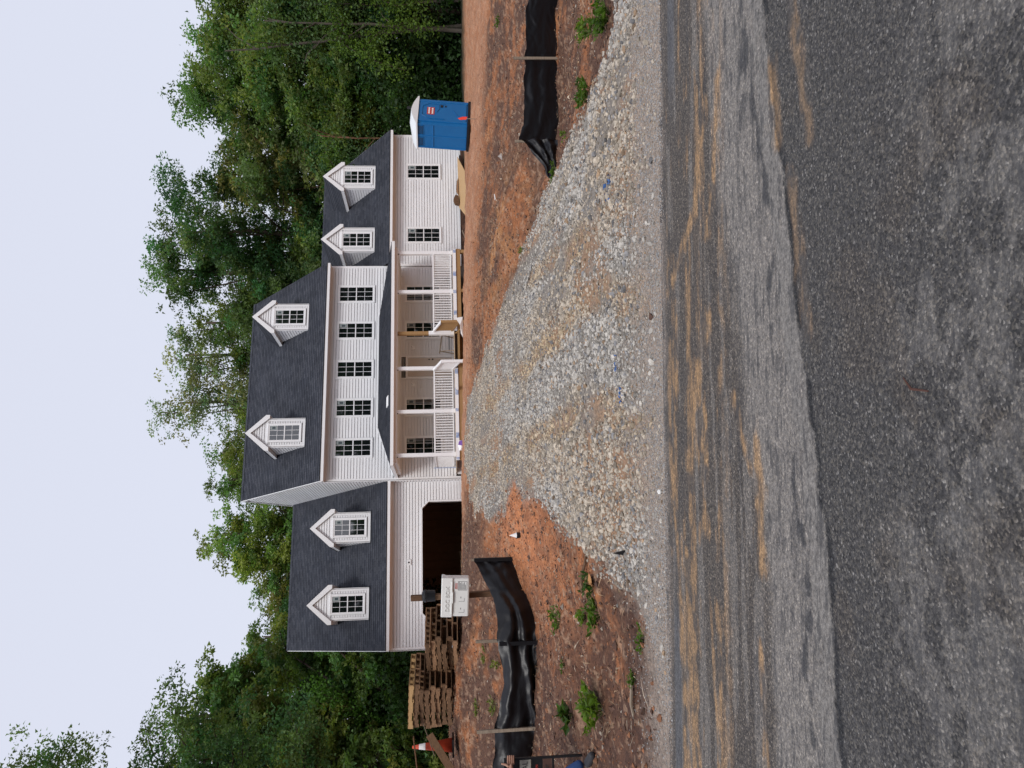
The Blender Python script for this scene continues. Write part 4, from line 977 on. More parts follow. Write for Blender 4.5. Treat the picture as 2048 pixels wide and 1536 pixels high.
# ---- silt fences: draped black cloth on stakes
def cloth_fence(name, label, pts, posts, sag, wr, seed, parent=None):
    """pts: (a, b, height) along the foot"""
    f = empty(name, W(pts[0][0], pts[0][1], ground_z(pts[0][0], pts[0][1])), 0, label, 'silt fence', 'black silt fences along the lot')
    o_ = f.location.copy(); P_ = np.array(pts, float); d = np.r_[0, np.cumsum(np.hypot(np.diff(P_[:, 0]), np.diff(P_[:, 1])))]
    n = max(60, int(d[-1]/.035)); s_ = np.linspace(0, d[-1], n); a = np.interp(s_, d, P_[:, 0]); b = np.interp(s_, d, P_[:, 1]); h = np.interp(s_, d, P_[:, 2])
    m_ = 22; t = np.linspace(0, 1, m_); T, SS = np.meshgrid(t, s_); AA = a[:, None]+0*T; BB = b[:, None]+0*T; HH = h[:, None]
    pp = np.array([np.interp(q, range(len(P_)), d) for q in posts]) if len(posts) else np.array([0., d[-1]])
    dist = np.abs(s_[:, None]-pp[None]).min(1)[:, None]
    # folds run diagonally out of the stakes, cloth bellies between them
    ph = SS*1.5+T*7.0+fbm(SS*.8+seed, T*1.5, 2, seed)*6
    ph2 = SS*9.0-T*3.0+fbm(SS*1.5+seed, T*2, 2, seed+9)*5
    fold = (np.abs(np.sin(ph))**2.5)*wr*(.25+.75*sst(.45, .6, fbm(SS*.9, T*0, 2, seed+2))) + (np.abs(np.sin(ph2))**2)*wr*.45*np.exp(-dist/.25)
    fold = fold + (fbm(SS*1.4, T*2.2, 2, seed+4)-.5)*wr*.8
    fold = fold + np.abs(np.sin(SS*2.0+T*26+fbm(SS*2, T*3, 2, seed+12)*14))**3*.010 + (fbm(SS*7, T*6, 3, seed+15)-.5)*.012
    belly = sag*np.sin(np.pi*T)*np.clip(dist/.5, 0, 1)
    BB = BB - fold - belly*.9
    zf = zt(a, b)[:, None] + relief(a, b)[:, None]
    drop = (sag*.6*np.clip(dist/.9, 0, 1))*T
    ZZ = zf-.03 + (HH+.03)*T - drop
    V = np.stack([AA*math.cos(YAW)+BB*math.sin(YAW)-o_.x, -AA*math.sin(YAW)+BB*math.cos(YAW)-o_.y, ZZ-o_.z], -1)
    V2 = V.copy(); nb = np.array((math.sin(YAW), math.cos(YAW), 0))*.004; V2 = V2+nb
    Fc = faces(n, m_); k = n*m_
    mesh_np('fabric', np.r_[V.reshape(-1, 3), V2.reshape(-1, 3)], np.r_[Fc, Fc[:, ::-1]+k], M_cloth, smooth=True, parent=f)
    for q in posts:
        i = int(np.argmin(np.abs(s_-np.interp(q, range(len(P_)), d)))); yield f, a[i], b[i], float(zf[i, 0]), float(h[i]), o_
M_cloth = mat('black_silt_cloth', (.006, .006, .008), .38, .32, bump=(90, .15, .004))
def stake(f, a, b, z0_, z1_, o_, m_, wd=.042, wrap=0, lean=0, front=True):
    b2 = b-(.10 if front else -.04); bw = b-.07; p = W(a, b2, z0_)-o_; q = W(a+lean, b2+.02, z1_)-o_
    MB().bar(p, q, wd, .03, (math.sin(YAW), math.cos(YAW), 0)).build('stake', m_, f)
    if wrap:
        p = W(a, bw-.03, z0_)-o_; q = W(a+lean*.8, bw-.02, z0_+wrap)-o_
        MB().bar(p, q, .06, .035, (math.sin(YAW), math.cos(YAW), 0)).build('wrapped_cloth', M_cloth, f)
LP = [(-2.99, 12.9, .64), (-3.42, 12.5, .60), (-3.62, 12.1, .61), (-3.85, 11.9, .62), (-4.05, 11.8, .62), (-4.35, 11.75, .57), (-4.75, 11.75, .54), (-5.02, 11.7, .57), (-5.33, 11.65, .63), (-6.2, 11.7, .62), (-8.2, 12.2, .62)]
st_l = list(cloth_fence('silt_fence', 'sagging black silt fence on wooden stakes along the left bank', LP, (0, 4, 8, 10), .12, .085, 1))
for i, (f, a, b, zg, h, o_) in enumerate(st_l):
    if i == 0: stake(f, a, b, zg-.05, zg+.66, o_, M_weath, .04, .66)
    elif i == 1: stake(f, a-.02, b, zg-.05, zg+.95, o_, M_weath, .045, .64, front=False)
    else: stake(f, a, b, zg-.05, zg+.90, o_, M_weath, .05, 0, lean=-.02)
RP = [(3.95, 12.1, .60), (4.6, 12.3, .57), (5.43, 12.5, .53), (6.49, 12.6, .52), (8.6, 12.7, .50), (11, 13, .5)]
for i, (f, a, b, zg, h, o_) in enumerate(cloth_fence('silt_fence', 'taut black silt fence on wooden stakes along the right bank', RP, (0, 2, 4), .03, .016, 2)):
    stake(f, a, b, zg-.05, zg+(.66 if i == 0 else .72), o_, M_weath, .04, 0, front=(i > 0))
# its loose end, folded down toward the gravel
fo_ = list(cloth_fence('loose_fence_cloth', 'crumpled loose end of black fence cloth tapering down to the gravel', [(3.93, 12.05, .58), (3.7, 11.95, .40), (3.45, 11.85, .20), (3.22, 11.75, .06)], (0, 3), .04, .07, 5))
fo_[0][0]['category'] = 'fence cloth'
if 'group' in fo_[0][0]: del fo_[0][0]['group']

# ---- small things on the ground
def thing(mb, name, m_, a, b, label, cat, dz=0, rz=0, smooth=False, rot=None):
    o = mb.build(name, m_, loc=at(a, b, dz), smooth=smooth); o.rotation_euler = rot if rot else (0, 0, rz-YAW)
    return tag(o, label, cat)
c_ = empty('solar_stake', at(-2.46, 12.16, .0), -YAW, label='small white spiked cone with black square foot on the bare red clay', cat='marker')
MB().lathe([(.045, .05), (.002, .17)], 12).build('spike', M_paper, c_); MB().box(-.042, .042, -.042, .042, 0, .052).build('foot', M_black, c_)
thing(MB().prism([(-.02, 0, 0), (.03, 0, 0), (.005, 0, .12)], (0,1,0), .02), 'plastic_wedge', M_blackmatt, -1.50, 6.46, 'sharp black wedge standing at the left edge of the gravel', 'wedge')
thing(MB().prism([(-.09, 0, .01), (.03, .05, .0), (.09, .02, .03), (.0, -.02, .12)], (0,1,0), .006), 'paper_scrap', M_paper, 5.45, 17.9, 'torn white triangular scrap on the dark mulch of the right bank', 'scrap')
thing(MB().prism([(-.07, 0, 0), (.08, .02, .03), (.08, .02, .045), (-.07, 0, .03)], (0,1,0), .03), 'paper_scrap', M_paper, 4.6, 18.4, 'thin pale scrap lying in the dirt near the torn triangle', 'scrap')
fl_ = empty('marker_flag', at(8.78, 24.8, 0), -YAW, label='pink survey ribbon tied to a short stick in front of the blue toilet', cat='survey flag')
MB().tube([(0, 0, -.05), (.01, 0, .3)], .012, 6).build('stick', M_weath, fl_)
MB().prism([(-.02, 0, .30), (.08, .02, .26), (.07, 0, .42), (.03, .02, .58), (-.03, 0, .50)], (0,1,0), .02).build('ribbon', M_orange2, fl_)
bg_ = empty('plastic_bag', W(*[-2.10, 25.9], 1.14), -YAW, label='crumpled white and purple bag at the foot of the porch', cat='bag')
ico = MB(); random.seed(9)
ico.add([tuple(v*Vector((.22, .12, .13))*random.uniform(.75, 1.2)+Vector((0, 0, .1))) for v in [Vector(p) for p in ICO]], [tuple(int(i) for i in f) for f in ICF]); ico.build('bag', M_paper, bg_)
MB().prism([(.02, -.12, .05), (.20, -.10, .06), (.17, -.10, .17), (.05, -.12, .20)], (0,-1,0), .01).build('printed_panel', M_purple, bg_)
thing(MB().prism([(-.35, 0, 0), (.40, .1, .0), (.36, .1, .26), (.1, 0, .10), (-.2, 0, .08)], (0,1,0), .02), 'cardboard_sheet', M_paper, 2.02, 26.6, 'white folded sheet leaning below the bare wood stair rail', 'sheet', dz=.02)
# plywood ramp and scrap lumber under the right wing
pw = MB().prism([(18.8, 31.85, 1.02), (21.6, 31.85, 1.05), (19.5, 30.0, .71), (17.2, 30.0, .69)], (0, .2, 1), .02)
pw = tag(pw.build('plywood_sheet', M_osb, off=(20.4, 31, .8), loc=(20.4, 31, .8)), 'large tan plywood sheet leaning against the foot of the right wing', 'plywood')
tag(MB().bar((21.9, 31.4, .80), (23.3, 31.3, .86), .09, .04).build('lumber_board', M_wood, off=(22, 31, .8), loc=(22, 31, .8)), 'pale board lying just right of the plywood sheet', 'board')
tag(MB().bar((21.6, 31.7, .95), (23.0, 31.6, .98), .09, .04).build('lumber_board', M_paper, off=(22, 31, .8), loc=(22, 31, .8)), 'white trim board behind the pale board by the blue toilet', 'board')
tag(MB().bar((16.6, 30.9, .78), (17.2, 31.2, .92), .07, .03).build('lumber_offcut', M_weath, off=(17, 31, .8), loc=(17, 31, .8)), 'short grey offcut against the brick foundation left of the plywood', 'offcut')
tag(MB().prism([(18.8, 31.75, 1.02), (19.25, 31.75, 1.05), (19.3, 31.75, 1.20), (19.05, 31.75, 1.30), (18.85, 31.75, 1.22)], (0,-1,0), .22).build('debris_block', M_post, off=(18, 31, 1), loc=(18, 31, 1)), 'dark brown broken block resting on top of the plywood sheet', 'debris')
tag(MB().prism([(19.4, 31.8, 1.05), (20.3, 31.8, 1.06), (20.1, 31.8, 1.12), (19.6, 31.8, 1.15)], (0,-1,0), .15).build('debris_strip', M_pallet, off=(18, 31, 1), loc=(18, 31, 1)), 'flat brown strip of debris beside the dark broken block', 'debris')
# sawhorse on the porch
sh = empty('sawhorse', (11.9, 30.6, 1.405), 0, label='grey folding sawhorse standing on the porch beside the front door', cat='sawhorse')
MB().bar((-.05, 0, .50), (-.95, 0, .62), .09, .05).build('beam', M_weath, sh)
for x, z in ((-.12, .50), (-.85, .60)):
    for s_ in (-1, 1): MB().bar((x, 0, z), (x-.05, s_*.22, 0), .035, .03).build('leg', M_weath, sh)
MB().bar((-.1, -.15, .2), (-.85, -.17, .2), .02, .03).build('brace', M_blackmatt, sh)
tag(MB().box(-.08, .08, -.06, .06, 0, .12).build('paper_cup', M_paper, loc=(8.95, 29.24, 1.26)), 'small cream carton stuck to the porch edge by the white stair rail', 'carton').scale = (.8, .8, .9)

# ================================================================== PERSON AND YARD SIGN AT THE LEFT EDGE
gz = ground_z(-4.35, 8.1)
sgn = empty('yard_sign', W(-4.15, 8.28, ground_z(-4.24, 8.28)-.14), -YAW, label='black framed yard sign with stacked panels held up by a person', cat='yard sign')
sz = -sgn.location.z
fr = MB().box(-.012, .012, -.012, .012, -.05, 1.02).box(-.66, -.636, -.012, .012, -.05, 1.02).box(-.636, -.012, -.012, .012, .995, 1.02).box(-.636, -.012, -.011, .011, .46, .485)
fr.build('frame', M_blackmatt, sgn, bevel=.002)
zz = .487
for nm, h_, m_ in (('panel', .10, M_brownsign), ('panel', .135, M_blackmatt), ('panel', .125, M_creamsign), ('panel', .145, M_blackmatt)):
    p_ = MB().box(-.633, -.014, -.005, .005, zz+.002, zz+h_-.002).build(nm, m_, sgn); zz += h_
    p_['label'] = {M_brownsign: 'brown panel', M_creamsign: 'cream panel with dark letters', M_blackmatt: 'black panel'}[m_]
text('IAL', .085, sgn, (-.09, -.008, .785), (R(90), 0, 0), M_ink, .001)
text('ION', .04, sgn, (-.11, -.008, .655), (R(90), 0, 0), M_red, .001); text('EST', .045, sgn, (-.11, -.008, .54), (R(90), 0, 0), M_ink, .001)

def skin_body(name, pts, edges, rad, m_, parent, sub_=2, root=0):
    me = bpy.data.meshes.new(name); me.from_pydata(pts, edges, []); o = bpy.data.objects.new(name, me); COL.objects.link(o); o.parent = parent
    sk = o.modifiers.new('skin', 'SKIN'); 
    sv = me.skin_vertices[0].data if me.skin_vertices else None
    if sv is None:
        bpy.context.view_layer.objects.active = o
        sv = o.data.skin_vertices[0].data
    for i, r_ in enumerate(rad): sv[i].radius = (r_, r_) if not isinstance(r_, tuple) else r_; sv[i].use_root = (i == root)
    ss = o.modifiers.new('sub', 'SUBSURF'); ss.levels = sub_; ss.render_levels = sub_
    bpy.context.view_layer.update()
    me2 = bpy.data.meshes.new_from_object(o.evaluated_get(bpy.context.evaluated_depsgraph_get()))
    o.modifiers.clear(); o.data = me2; me2.materials.clear(); me2.materials.append(m_)
    me2.polygons.foreach_set('use_smooth', [True]*len(me2.polygons))
    return o
def chain(pts, rad, m_, name, parent, sub_=2): return skin_body(name, pts, [(i, i+1) for i in range(len(pts)-1)], rad, m_, parent, sub_)
per = empty('person', W(-4.53, 8.02, ground_z(-4.62, 8.02)-.03), -YAW, label='person in grey sleeve and blue jeans gripping the black sign frame at the left edge', cat='person')
# local: x toward the right of the picture, -y toward the camera; 1.74 m tall, stands behind the sign's left half, right foot stepping out to the right
torso = [(0,0,.92), (0,.0,1.02), (.0,0,1.18), (.0,.0,1.34), (0,.01,1.46), (0,.0,1.53), (-.17,.01,1.42), (-.24,.02,1.16), (-.20,-.10,.96), (.17,.0,1.42), (.25,-.02,1.13), (.32,.06,.90)]
te = [(0,1),(1,2),(2,3),(3,4),(4,5),(3,6),(6,7),(7,8),(3,9),(9,10),(10,11)]
skin_body('jacket', torso, te, [(.15,.11),(.14,.11),(.15,.12),(.17,.12),(.10,.09),(.062,.062),.072,.056,.042,.072,.055,.040], M_shirt, per)
legs = [(0,0,.93), (-.10,0,.84), (-.13,-.03,.48), (-.15,.02,.10), (.10,0,.84), (.24,-.06,.47), (.44,-.02,.10)]
skin_body('jeans', legs, [(0,1),(1,2),(2,3),(0,4),(4,5),(5,6)], [(.14,.12),.098,.068,.058,.098,.068,.060], M_jean, per)
skin_body('head', [(0,-.0,1.50), (0,-.005,1.57), (0,-.015,1.64), (0,-.01,1.71)], [(0,1),(1,2),(2,3)], [.055,.062,(.082,.098),(.070,.086)], M_skin, per)
hd = bpy.data.objects['head']
chain([(0,-.115,1.665), (0,-.125,1.64), (0,-.118,1.625)], [.010,.014,.010], M_skin, 'nose', hd, 1)
for s_ in (-1, 1):
    MB().lathe([(.0, -.012), (.012, -.006), (.014, 0), (.010, .008), (.0, .012)], 10, (s_*.032, -.098, 1.672)).build('eye', M_ink, hd, smooth=True)
    chain([(s_*.082,.0,1.64), (s_*.088,.01,1.665), (s_*.083,.015,1.685)], [.012,.016,.012], M_skin, 'ear', hd, 1)
MB().box(-.024, .024, -.102, -.094, 1.598, 1.603).build('mouth', M_red, hd)
chain([(0,.03,1.60), (0,.045,1.68), (0,.02,1.745), (0,-.05,1.735)], [.075,.088,.080,.055], M_hair, 'hair', hd)
# shoes
for x, y, dx in ((-.16, -.02, -.04), (.445, -.05, .16)):
    sh_ = skin_body('shoe', [(x-dx*.25, y+.06, .055), (x+dx*.2, y-.03, .055), (x+dx*.8, y-.13, .045), (x+dx*1.2, y-.19, .040)], [(0,1),(1,2),(2,3)], [.050,.050,.047,.036], M_shoe, per)
# right hand (at the picture's left edge): fist round the frame's upright, thumb up
hx, hy, hz = .385, .24, .965
HZ = .872
hand = [(.325, .07, HZ+.005), (.346, .12, HZ), (.366, .165, HZ)]
chain(hand, [(.030,.028), (.036,.024), (.040,.022)], M_skin, 'hand', per)
hnd = bpy.data.objects['hand']
fx, fy = .392, .252     # the upright of the sign in this person's frame
sp = (per.matrix_world.inverted() @ sgn.matrix_world) if False else None
for k, (dz, ln_) in enumerate(((.030, .95), (.010, 1.05), (-.010, 1.0), (-.029, .82))):
    base_ = (.362, .17, HZ+dz); c0 = (.378, .205, HZ+dz*1.02)
    pts = [base_, c0, (fx+.004, fy-.022*ln_-.004, HZ-.003+dz), (fx+.030*ln_, fy-.004, HZ-.005+dz), (fx+.016, fy+.022*ln_, HZ-.007+dz)]
    chain(pts, [.0125, .0125, .0118, .0108, .0092], M_skin, 'finger', hnd, 1)
chain([(.352, .14, HZ+.02), (.366, .165, HZ+.05), (.372, .175, HZ+.081), (.376, .178, HZ+.107)], [.016, .0145, .0125, .0095], M_skin, 'thumb', hnd, 1)

# ================================================================== PLANTS
def leaves_np(name, C0, D, S_, Wd, col, m_=None, parent=None, off=(0,0,0), fold=.15, tri=False, **kw):
    """rhombic leaves: base point C0, direction D (unit), length S_, width Wd"""
    n = len(C0); rv = RNG.normal(size=(n, 3)); side_ = np.cross(D, rv); side_ /= np.linalg.norm(side_, axis=1)[:, None]+1e-9
    nn = np.cross(side_, D); tip = C0+D*S_[:, None]; mid = C0+D*(S_*.45)[:, None]
    if tri:
        a = C0+side_*(Wd*.6)[:, None]; b = C0-side_*(Wd*.6)[:, None]
        V = np.stack([a, tip, b], 1).reshape(-1, 3)-np.array(off)
        return mesh_np(name, V, np.arange(3*n).reshape(-1, 3), m_ or M_leaf, np.repeat(col, 3, 0), parent=parent, **kw)
    a = mid+side_*(Wd/2)[:, None]+nn*(S_*fold)[:, None]; b = mid-side_*(Wd/2)[:, None]+nn*(S_*fold)[:, None]
    V = np.stack([C0, a, tip, b], 1).reshape(-1, 3)-np.array(off)
    return mesh_np(name, V, np.arange(4*n).reshape(-1, 4), m_ or M_leaf, np.repeat(col, 4, 0), parent=parent, **kw)
def weed(a, b, r, h, nst, lsize, colr, name, label, seed, flat=.5, parentless=True):
    global RNG
    z = ground_z(a, b); p = W(a, b, z); root = empty(name, p, 0, label, 'weed')
    st_ = MB(); C0 = []; D = []; Sz = []; lsize *= .72; r *= .9; h *= .85
    for i in range(nst):
        an = RNG.uniform(0, 6.28); rr = r*math.sqrt(RNG.random()); hh = h*RNG.uniform(.5, 1.1)*(1-.4*rr/r)
        pts = [Vector((0, 0, 0))+Vector((math.cos(an)*rr*.15, math.sin(an)*rr*.15, -.01)), Vector((math.cos(an)*rr*.6, math.sin(an)*rr*.6, hh*.65)), Vector((math.cos(an)*rr, math.sin(an)*rr, hh))]
        st_.tube(pts, [.004, .003, .002], 4, cap=False)
        for k in range(int(RNG.integers(5, 10))):
            t = RNG.uniform(.3, 1.0); q = pts[0].lerp(pts[1], t*2) if t < .5 else pts[1].lerp(pts[2], t*2-1)
            d = RNG.normal(size=3); d[2] = abs(d[2])*flat+.05; d /= np.linalg.norm(d)
            C0.append(tuple(q)); D.append(d); Sz.append(lsize*RNG.uniform(.5, 1.25))
    st_.build('stem', M_stem, root)
    n = len(C0); C0, D, Sz = np.array(C0), np.array(D), np.array(Sz)
    k_ = 0; col = np.array(colr)[None]*RNG.uniform(.45, 1.15, (n, 1))*np.array([1, .92, 1])[None]+RNG.uniform(0, .02, (n, 3))*np.array((1, .6, 0))
    leaves_np('leaf_cluster', C0, D, Sz, Sz*RNG.uniform(.4, .65, n), col, parent=root, kind='stuff')
    return root
M_stem = mat('green_stem', (.10, .13, .035), .7, .3)
G1, G2, G3, G4 = (.085, .185, .022), (.14, .26, .03), (.05, .12, .025), (.19, .24, .06)
for i, (a, b, r, h, ns, ls, cg, nm, lb_) in enumerate((
    (-2.95, 9.28, .24, .20, 16, .085, G1, 'leafy_weed', 'bushy green weed alone in the middle of the left bank'),
    (-2.02, 7.35, .20, .17, 12, .085, G3, 'leafy_weed', 'dark green weed close to the gravel edge on the left bank'),
    (-2.28, 7.30, .24, .17, 14, .095, G1, 'leafy_weed', 'spreading green weed with toothed leaves beside the dead maple leaf'),
    (-2.50, 7.9, .17, .11, 9, .08, G2, 'leafy_weed', 'yellow green low weed left of the spreading toothed weed'),
    (-3.22, 7.30, .28, .30, 24, .13, G2, 'leafy_weed', 'largest bright green weed clump low on the left bank'),
    (-3.42, 7.9, .15, .16, 9, .085, G2, 'leafy_weed', 'small bright weed just above the largest clump'),
    (-3.86, 8.62, .16, .22, 8, .20, G3, 'leafy_weed', 'broad single leaved weed in front of the yard sign'),
    (-2.06, 5.9, .13, .07, 12, .05, G1, 'grass_tuft', 'strip of short green plants along the left road shoulder'),
    (-2.42, 6.05, .12, .08, 9, .05, G1, 'grass_tuft', 'small green tuft beside the shoulder left of the green strip'),
    (-3.05, 9.9, .1, .08, 5, .06, G4, 'seedling', 'tiny yellowish seedling above the middle weed'),
    (-3.35, 8.8, .09, .07, 5, .06, G1, 'seedling', 'tiny green seedling between the fence and the largest clump'),
    (-5.1, 13.6, .25, .22, 6, .11, G4, 'seedling', 'sprawling pale leaved seedling behind the middle fence stake'),
    (-5.9, 13.8, .3, .22, 7, .11, G4, 'seedling', 'pale leaved seedling behind the fence below the pallets'),
    (-6.4, 14.8, .3, .16, 7, .11, G4, 'seedling', 'pale leaved seedling beneath the traffic cone'),
    (-5.3, 14.6, .3, .16, 7, .09, G4, 'seedling', 'scattered yellow seedling below the stack beside the cone'),
    (4.15, 8.72, .22, .22, 15, .09, G2, 'leafy_weed', 'bright green weed high on the right bank near the picture edge'),
    (3.75, 7.9, .20, .18, 12, .08, G1, 'leafy_weed', 'dark green weed between the right fence and the gravel corner'),
    (3.17, 8.05, .22, .22, 16, .09, G1, 'leafy_weed', 'round leaved green weed touching the right edge of the gravel'),
    (3.35, 8.5, .18, .2, 10, .08, G3, 'leafy_weed', 'green weed just behind the round leaved one'),
    (3.58, 7.25, .30, .24, 24, .10, G1, 'leafy_weed', 'dense green weed where gravel bank and road shoulder meet at right'),
    (4.0, 7.5, .26, .24, 16, .09, G3, 'grass_tuft', 'grassy dark tuft at the right picture edge'),
    (3.26, 11.5, .22, .14, 12, .07, G1, 'leafy_weed', 'low weed growing at the tip of the loose fence cloth'),
    (3.5, 10.4, .15, .12, 8, .06, G2, 'seedling', 'little bright seedling in front of the right fence'),
    (9.41, 19.34, .25, .18, 8, .10, G1, 'seedling', 'small green seedling on the mulch behind the right fence'),
    (2.35, 13.2, .15, .12, 8, .06, G4, 'seedling', 'yellow green seedling where the loose cloth line meets the gravel'))):
    weed(a, b, r, h, ns, ls, cg, nm, lb_, i)
# two dead maple leaves and the exposed root
mlf = MB()
for k in range(7):
    t = -1.3+k*.43; mlf.prism([(0, 0, .02), (math.cos(t)*.05-math.sin(t)*.02, math.sin(t)*.05+math.cos(t)*.02, .045), (math.cos(t)*.11, math.sin(t)*.11, .035), (math.cos(t)*.05+math.sin(t)*.02, math.sin(t)*.05-math.cos(t)*.02, .02)], (0,0,1), .002)
thing(mlf, 'dead_leaf', mat('dead_leaf', (.42, .22, .09), .7, .2), -1.98, 7.25, 'tan dead maple leaf curled above the spreading toothed weed', 'leaf')
thing(MB().tube([(-.35, .3, .02), (-.15, .12, .05), (.0, .02, .03), (.22, -.2, .05), (.34, -.38, .0)], [.02, .022, .018, .014, .006], 6), 'tree_root', M_post, -1.85, 7.6, 'long brown root lying along the gravel edge of the left bank', 'root')
thing(MB().tube([(-.25, .05, .01), (-.1, -.02, .05), (.08, .03, .03), (.2, .0, .0)], [.012, .014, .012, .006], 6), 'stick', M_weath, -2.55, 6.1, 'forked pale stick near the left road shoulder', 'stick')
thing(MB().tube([(-.07, -.02, .004), (0, .01, .012), (.06, .0, .008)], [.003, .005, .002], 5), 'pine_chip', mat('red_bark_chip', (.09, .045, .035), .8, .2), -.03, 2.32, 'thin reddish bark sliver lying on the near asphalt', 'sliver', rz=R(62)).location.z = .004
thing(MB().add([tuple(Vector(p)*.021+Vector((0,0,.015))) for p in ICO], [tuple(int(i) for i in f) for f in ICF]), 'stone', M_boxw, -.80, 5.34, 'single white stone at the road edge in front of the gravel', 'stone')

# ================================================================== TREES
def tree(name, label, a, b, top, rad, cb, seed, tone=(.045, .095, .022), nl=16000, m_bark=None, lean=0, ls=.18, trunk_r=None, dense=1.0, shape=1.0, z0=.6, group='trees around the lot', limbs=15, airy=.5, leafcone=False):
    rg = np.random.default_rng(seed); rd_ = random.Random(seed)
    base_ = W(a, b, z0); root = empty(name, base_, 0, label, 'tree', group)
    nl = int(nl*2.1); H = top-z0; r0 = trunk_r or H*.016
    tr_ = MB(); tp = []; x = y = 0
    for i in range(9):
        t = i/8; x += rg.normal(0, .12)+lean/8; y += rg.normal(0, .12); tp.append(Vector((x if i else 0, y if i else 0, H*.93*t)))
    tr_.tube(tp, [r0*(1-.85*i/8)+.02 for i in range(9)], 8)
    def tpos(t): q = t*8; i = min(7, int(q)); return tp[i].lerp(tp[i+1], q-i)
    Cs = []; Rs = []; zc0 = cb*H
    def env(z):     # crown radius at height
        t = (z-zc0)/(H-zc0); 
        if t < 0 or t > 1: return 0
        return rad*(math.sin(math.pi*min(1, t**.75*.9+.1))**.6 if shape > .5 else (1-t)**.7)
    for i in range(limbs):
        t = cb + (1-cb)*((i+.5)/limbs)*.93; t0 = max(.12, t-.10-.1*rg.random()); az = i*2.4+rg.uniform(-.5, .5); p = tpos(min(.97, t0))
        zt2 = zc0+(H-zc0)*((i+.5)/limbs); e_ = env(zt2)*rg.uniform(.6, 1.12); q = Vector((p.x+math.cos(az)*e_, p.y+math.sin(az)*e_, zt2+rg.uniform(-.3, .8)))
        m1 = p.lerp(q, .45)+Vector((0, 0, -.06*e_+rg.uniform(-.3, .3))); rb = r0*(1-.8*t0)*.55
        m2 = p.lerp(q, .75)+Vector((rg.uniform(-.3, .3), rg.uniform(-.3, .3), rg.uniform(-.1, .4)))
        tr_.tube([p, m1, m2, q], [rb, rb*.6, rb*.4, .015], 5, cap=False)
        for k in range(int(rg.integers(5, 9))):
            s_ = rg.uniform(.3, 1.0); o0 = p.lerp(m1, s_/.45) if s_ < .45 else m1.lerp(q, (s_-.45)/.55)
            an = rg.uniform(0, 6.28); ll = rad*rg.uniform(.15, .42); o1 = o0+Vector((math.cos(an)*ll, math.sin(an)*ll, rg.uniform(-.35, .6)*ll))
            om = o0.lerp(o1, .5)+Vector((0, 0, rg.uniform(-.1, .25)))
            tr_.tube([o0, om, o1], [rb*.3+.008, rb*.2+.006, .008], 4, cap=False)
            cr_ = rad*rg.uniform(.10, .23)
            Cs.append(o1); Rs.append(cr_)
            if rg.random() < .75: Cs.append(o0.lerp(o1, .55)); Rs.append(cr_*.8)
            if rg.random() < .35:       # bare twigs poking out
                o2 = o1+(o1-o0).normalized()*rg.uniform(.2, .8)*.8; tr_.tube([o1, o2], [.012, .004], 3, cap=False)
        Cs.append(q); Rs.append(rad*rg.uniform(.12, .24))
    Cs = np.array([tuple(c) for c in Cs]); Rs = np.array(Rs); k = len(Cs); wts = Rs**2; idx = rg.choice(k, nl, p=wts/wts.sum())
    g = rg.normal(size=(nl, 3)); g /= np.linalg.norm(g, axis=1)[:, None]; rr = rg.random(nl)**(1/2.2)*1.25
    # ragged clumps: each made of a few sub-clumps
    subc = rg.normal(size=(k, 9, 3))*.55; si = rg.integers(0, 9, nl)
    C0 = Cs[idx]+(subc[idx, si]*1.15+g*rr[:, None]*.40)*Rs[idx][:, None]*np.array((1.25, 1.25, .8))
    D = g+rg.normal(size=(nl, 3))*.7; D[:, 2] = D[:, 2]*.6-.15; D /= np.linalg.norm(D, axis=1)[:, None]
    Sz = ls*rg.uniform(.6, 1.35, nl)
    ctone = rg.uniform(.55, 1.55, k); chue = rg.uniform(-1, 1, k)
    col = np.array(tone)[None]*ctone[idx][:, None]*rg.uniform(.7, 1.3, (nl, 1)); col[:, 0] *= 1+.35*chue[idx]; col[:, 2] *= 1-.15*chue[idx]
    leaves_np('crown', C0, D, Sz, Sz*rg.uniform(.45, .75, nl), np.clip(col, .004, .4), parent=root, tri=True)
    tr_.build('trunk', m_bark or M_bark, root, smooth=True)
    return root
def zpx(v, b, u):   # height seen at picture row v (upright) at distance b
    return 1.5+b*((905-.0175*(u-768))-v)/1500
def T(y, v, wpx, b, cb, lab, **k):
    u = 1536-y; a = (u-768)/1500*b; return tree(k.pop('name', 'broadleaf_tree'), lab, a, b, zpx(v, b, u)-.4, wpx/2/1500*b*1.13, cb, seed=int(y*7+v+b*13), **k)
MID, DK, BR, OL, PALE = (.120, .185, .050), (.078, .140, .050), (.180, .250, .060), (.155, .180, .065), (.175, .215, .105)
T(60, 385, 280, 43, .30, 'tall tree at the right picture edge above the bare trunks', tone=MID, nl=26000)
T(190, 345, 240, 46, .30, 'tall open crowned tree behind the blue toilet', tone=MID, nl=22000, airy=.6)
T(275, 440, 180, 49, .30, 'medium green tree in the dip between the two tallest right hand crowns', tone=MID, nl=17000)
T(335, 440, 180, 47, .25, 'slender red barked tree standing behind the rightmost dormer', tone=OL, nl=15000, m_bark=M_barkred, name='slender_tree')
T(470, 325, 250, 49, .25, 'dense dark green tree forming the highest crown right of the main roof', tone=DK, nl=27000, ls=.17)
T(555, 318, 210, 50, .25, 'dense dark tree directly behind the right end of the main roof', tone=DK, nl=22000, ls=.17)
T(640, 380, 190, 53, .1, 'green tree behind the right dormer of the main roof', tone=MID, nl=15000)
T(705, 335, 150, 56, .3, 'thin grey green tree rising over the main ridge', tone=PALE, nl=8500, m_bark=M_barkpale, name='sparse_tree')
T(790, 328, 190, 57, .3, 'wide airy grey green tree with pale branches over the middle of the main ridge', tone=PALE, nl=11500, m_bark=M_barkpale, name='sparse_tree')
